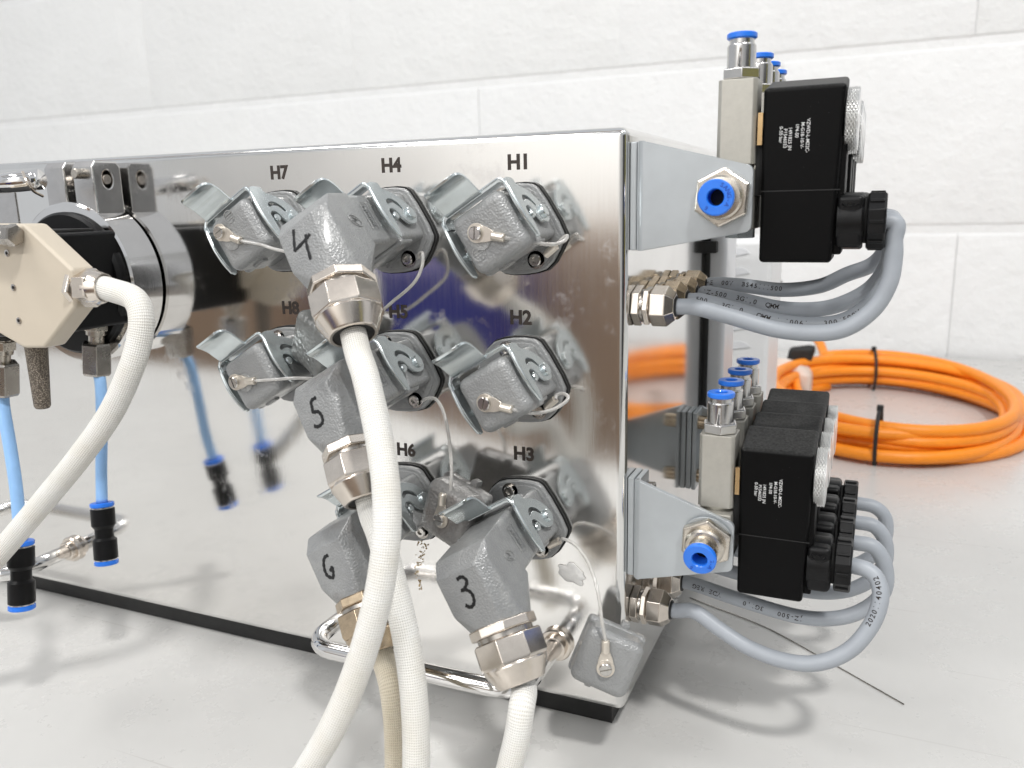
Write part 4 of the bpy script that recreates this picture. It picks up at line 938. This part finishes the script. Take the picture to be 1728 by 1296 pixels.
# pale connector and black clips at the cable end
pcn = empty('pale_connector', 'blurred cream mains connector with black clip behind the valves', 'connector', (0, 0, 0))
crm = simple('cream_plastic', (.72, .60, .52), .4, 0, .05)
bm = mb(); q = atz(1300, 640, .014); add_hull(bm, [q + Vector((a, b_, c)) for a in (-.05, .05) for b_ in (-.02, .02) for c in (-.018, .014)] + [q + Vector((-.02, 0, .03)), q + Vector((.02, 0, .03))], .006, 3); finish(bm, 'connector_body', crm, pcn)
bm = mb(); q = atz(1352, 598, .045); add_hull(bm, [q + Vector((a, b_, c)) for a in (-.014, .012) for b_ in (-.008, .008) for c in (-.010, .008)] + [q + Vector((.020, 0, .015)), q + Vector((-.019, 0, -.015))], .003, 2); finish(bm, 'clip', 'rubber', pcn)
bm = mb(); q0 = at(1350, 640, .8); add_tube(bm, smooth_path([q + Vector((-.002, 0, -.01)), q + Vector((0, -.05, -.03)), q + Vector((.02, -.12, -.042))], 6), .0052, 12); finish(bm, 'orange_lead', 'orange', pcn, 0)
bm = mb(); q = at(1312, 487, .8); add_rbox(bm, q, (.010, .02, .022), .003, 2); o = finish(bm, 'wall_clip', 'rubber', None); tag(o, 'small black clip in front of the white wall above the orange coil', 'clip')
# thin dark wire drawn for a table seam, its left part for a reflection
bm = mb(); add_tube(bm, smooth_path([(-.0, .150, -.0046), (.014, .144, -.0046), (.048, .129, -.0046), (.079, .107, -.0046), (.121, .075, -.0046)], 6), .00035, 6); o = finish(bm, 'seam_wire', 'nickel_dark', None, 0); tag(o, 'thin dark wire on the table, standing for a seam and a reflection', 'wire')

# things across the room that the polished panel mirrors
card = simple('brown_cardboard', (.36, .25, .17), .75, 0, .15, 6)
for i, (x, w_, h_) in enumerate(((-3.7, .9, .78), (-2.75, .92, .93), (-1.75, .9, .92), (-.72, .98, .96), (.3, .95, .84))):
    bm = mb(); add_rbox(bm, (x, -2.9, -.81 + h_ / 2), (w_, .5, h_), .01, 1); o = finish(bm, 'cardboard_box', card)
    bm = mb(); add_box(bm, (x, -2.9, -.81 + h_ + .001), (w_ * .98, .05, .003)); finish(bm, 'tape', 'satin', o)
    tag(o, ['brown cardboard box farthest left across the room', 'second brown cardboard box from the left across the room', 'low brown cardboard box behind the blue crate across the room', 'tallest brown cardboard box, right of the blue crate across the room', 'brown cardboard box farthest right across the room'][i], 'box', 'cardboard boxes across the room')
blu = simple('blue_crate_plastic', (.004, .01, .20), .4)
bc = empty('blue_crate', 'deep blue plastic crate standing across the room', 'crate', (-1.46, -2.45, -.40))
bm = mb(); add_rbox(bm, (0, 0, .2), (.72, .4, .40), .02, 2); finish(bm, 'crate_body', blu, bc)
bm = mb(); add_rbox(bm, (0, 0, .41), (.76, .44, .04), .01, 2); finish(bm, 'rim', blu, bc)

dk = simple('dark_cabinet_paint', (.03, .032, .036), .4)
cb = empty('added_cabinet', 'added tall dark cabinet at the right, mirrored as dark stripes in the box edge', 'cabinet', (2.5, -1.3, -.81))  # unseen cabinet, added so the folded edge mirrors dark, yellow and red
bm = mb(); add_rbox(bm, (0, 0, 1.0), (.6, 2.2, 2.0), .01, 2); finish(bm, 'carcass', dk, cb)
bm = mb(); add_rbox(bm, (-.305, .75, 1.3), (.02, .16, .9), .004, 1); finish(bm, 'yellow_strip', simple('yellow_plastic', (.55, .5, .03), .4), cb)
bm = mb(); add_rbox(bm, (-.305, .75, .75), (.02, .16, .18), .004, 1); finish(bm, 'red_strip', simple('red_plastic', (.5, .04, .03), .4), cb)
bm = mb(); add_rbox(bm, (-.4, -.75, 2.6), (6, .22, .2), .01, 1); o = finish(bm, 'added_beam', simple('brown_added_beam', (.24, .12, .06), .6)); tag(o, 'brown beam added high above the bench to tint the top edge reflection', 'beam')  # unseen beam, added so the box's top edge mirrors brown lines
bm = mb(); add_rbox(bm, (-.4, -1.7, 2.6), (6, .18, .2), .01, 1); o = finish(bm, 'added_beam', simple('dark_added_beam', (.07, .05, .04), .6)); tag(o, 'darker beam added further from the wall for the top edge reflection', 'beam')  # second unseen beam, added for the same edge reflection

bm = mb(); add_rbox(bm, (-1.46, -2.45, -.605), (.8, .46, .405), .01, 1); o = finish(bm, 'cardboard_box', card); tag(o, 'brown cardboard box under the blue crate across the room', 'box', 'cardboard boxes across the room')
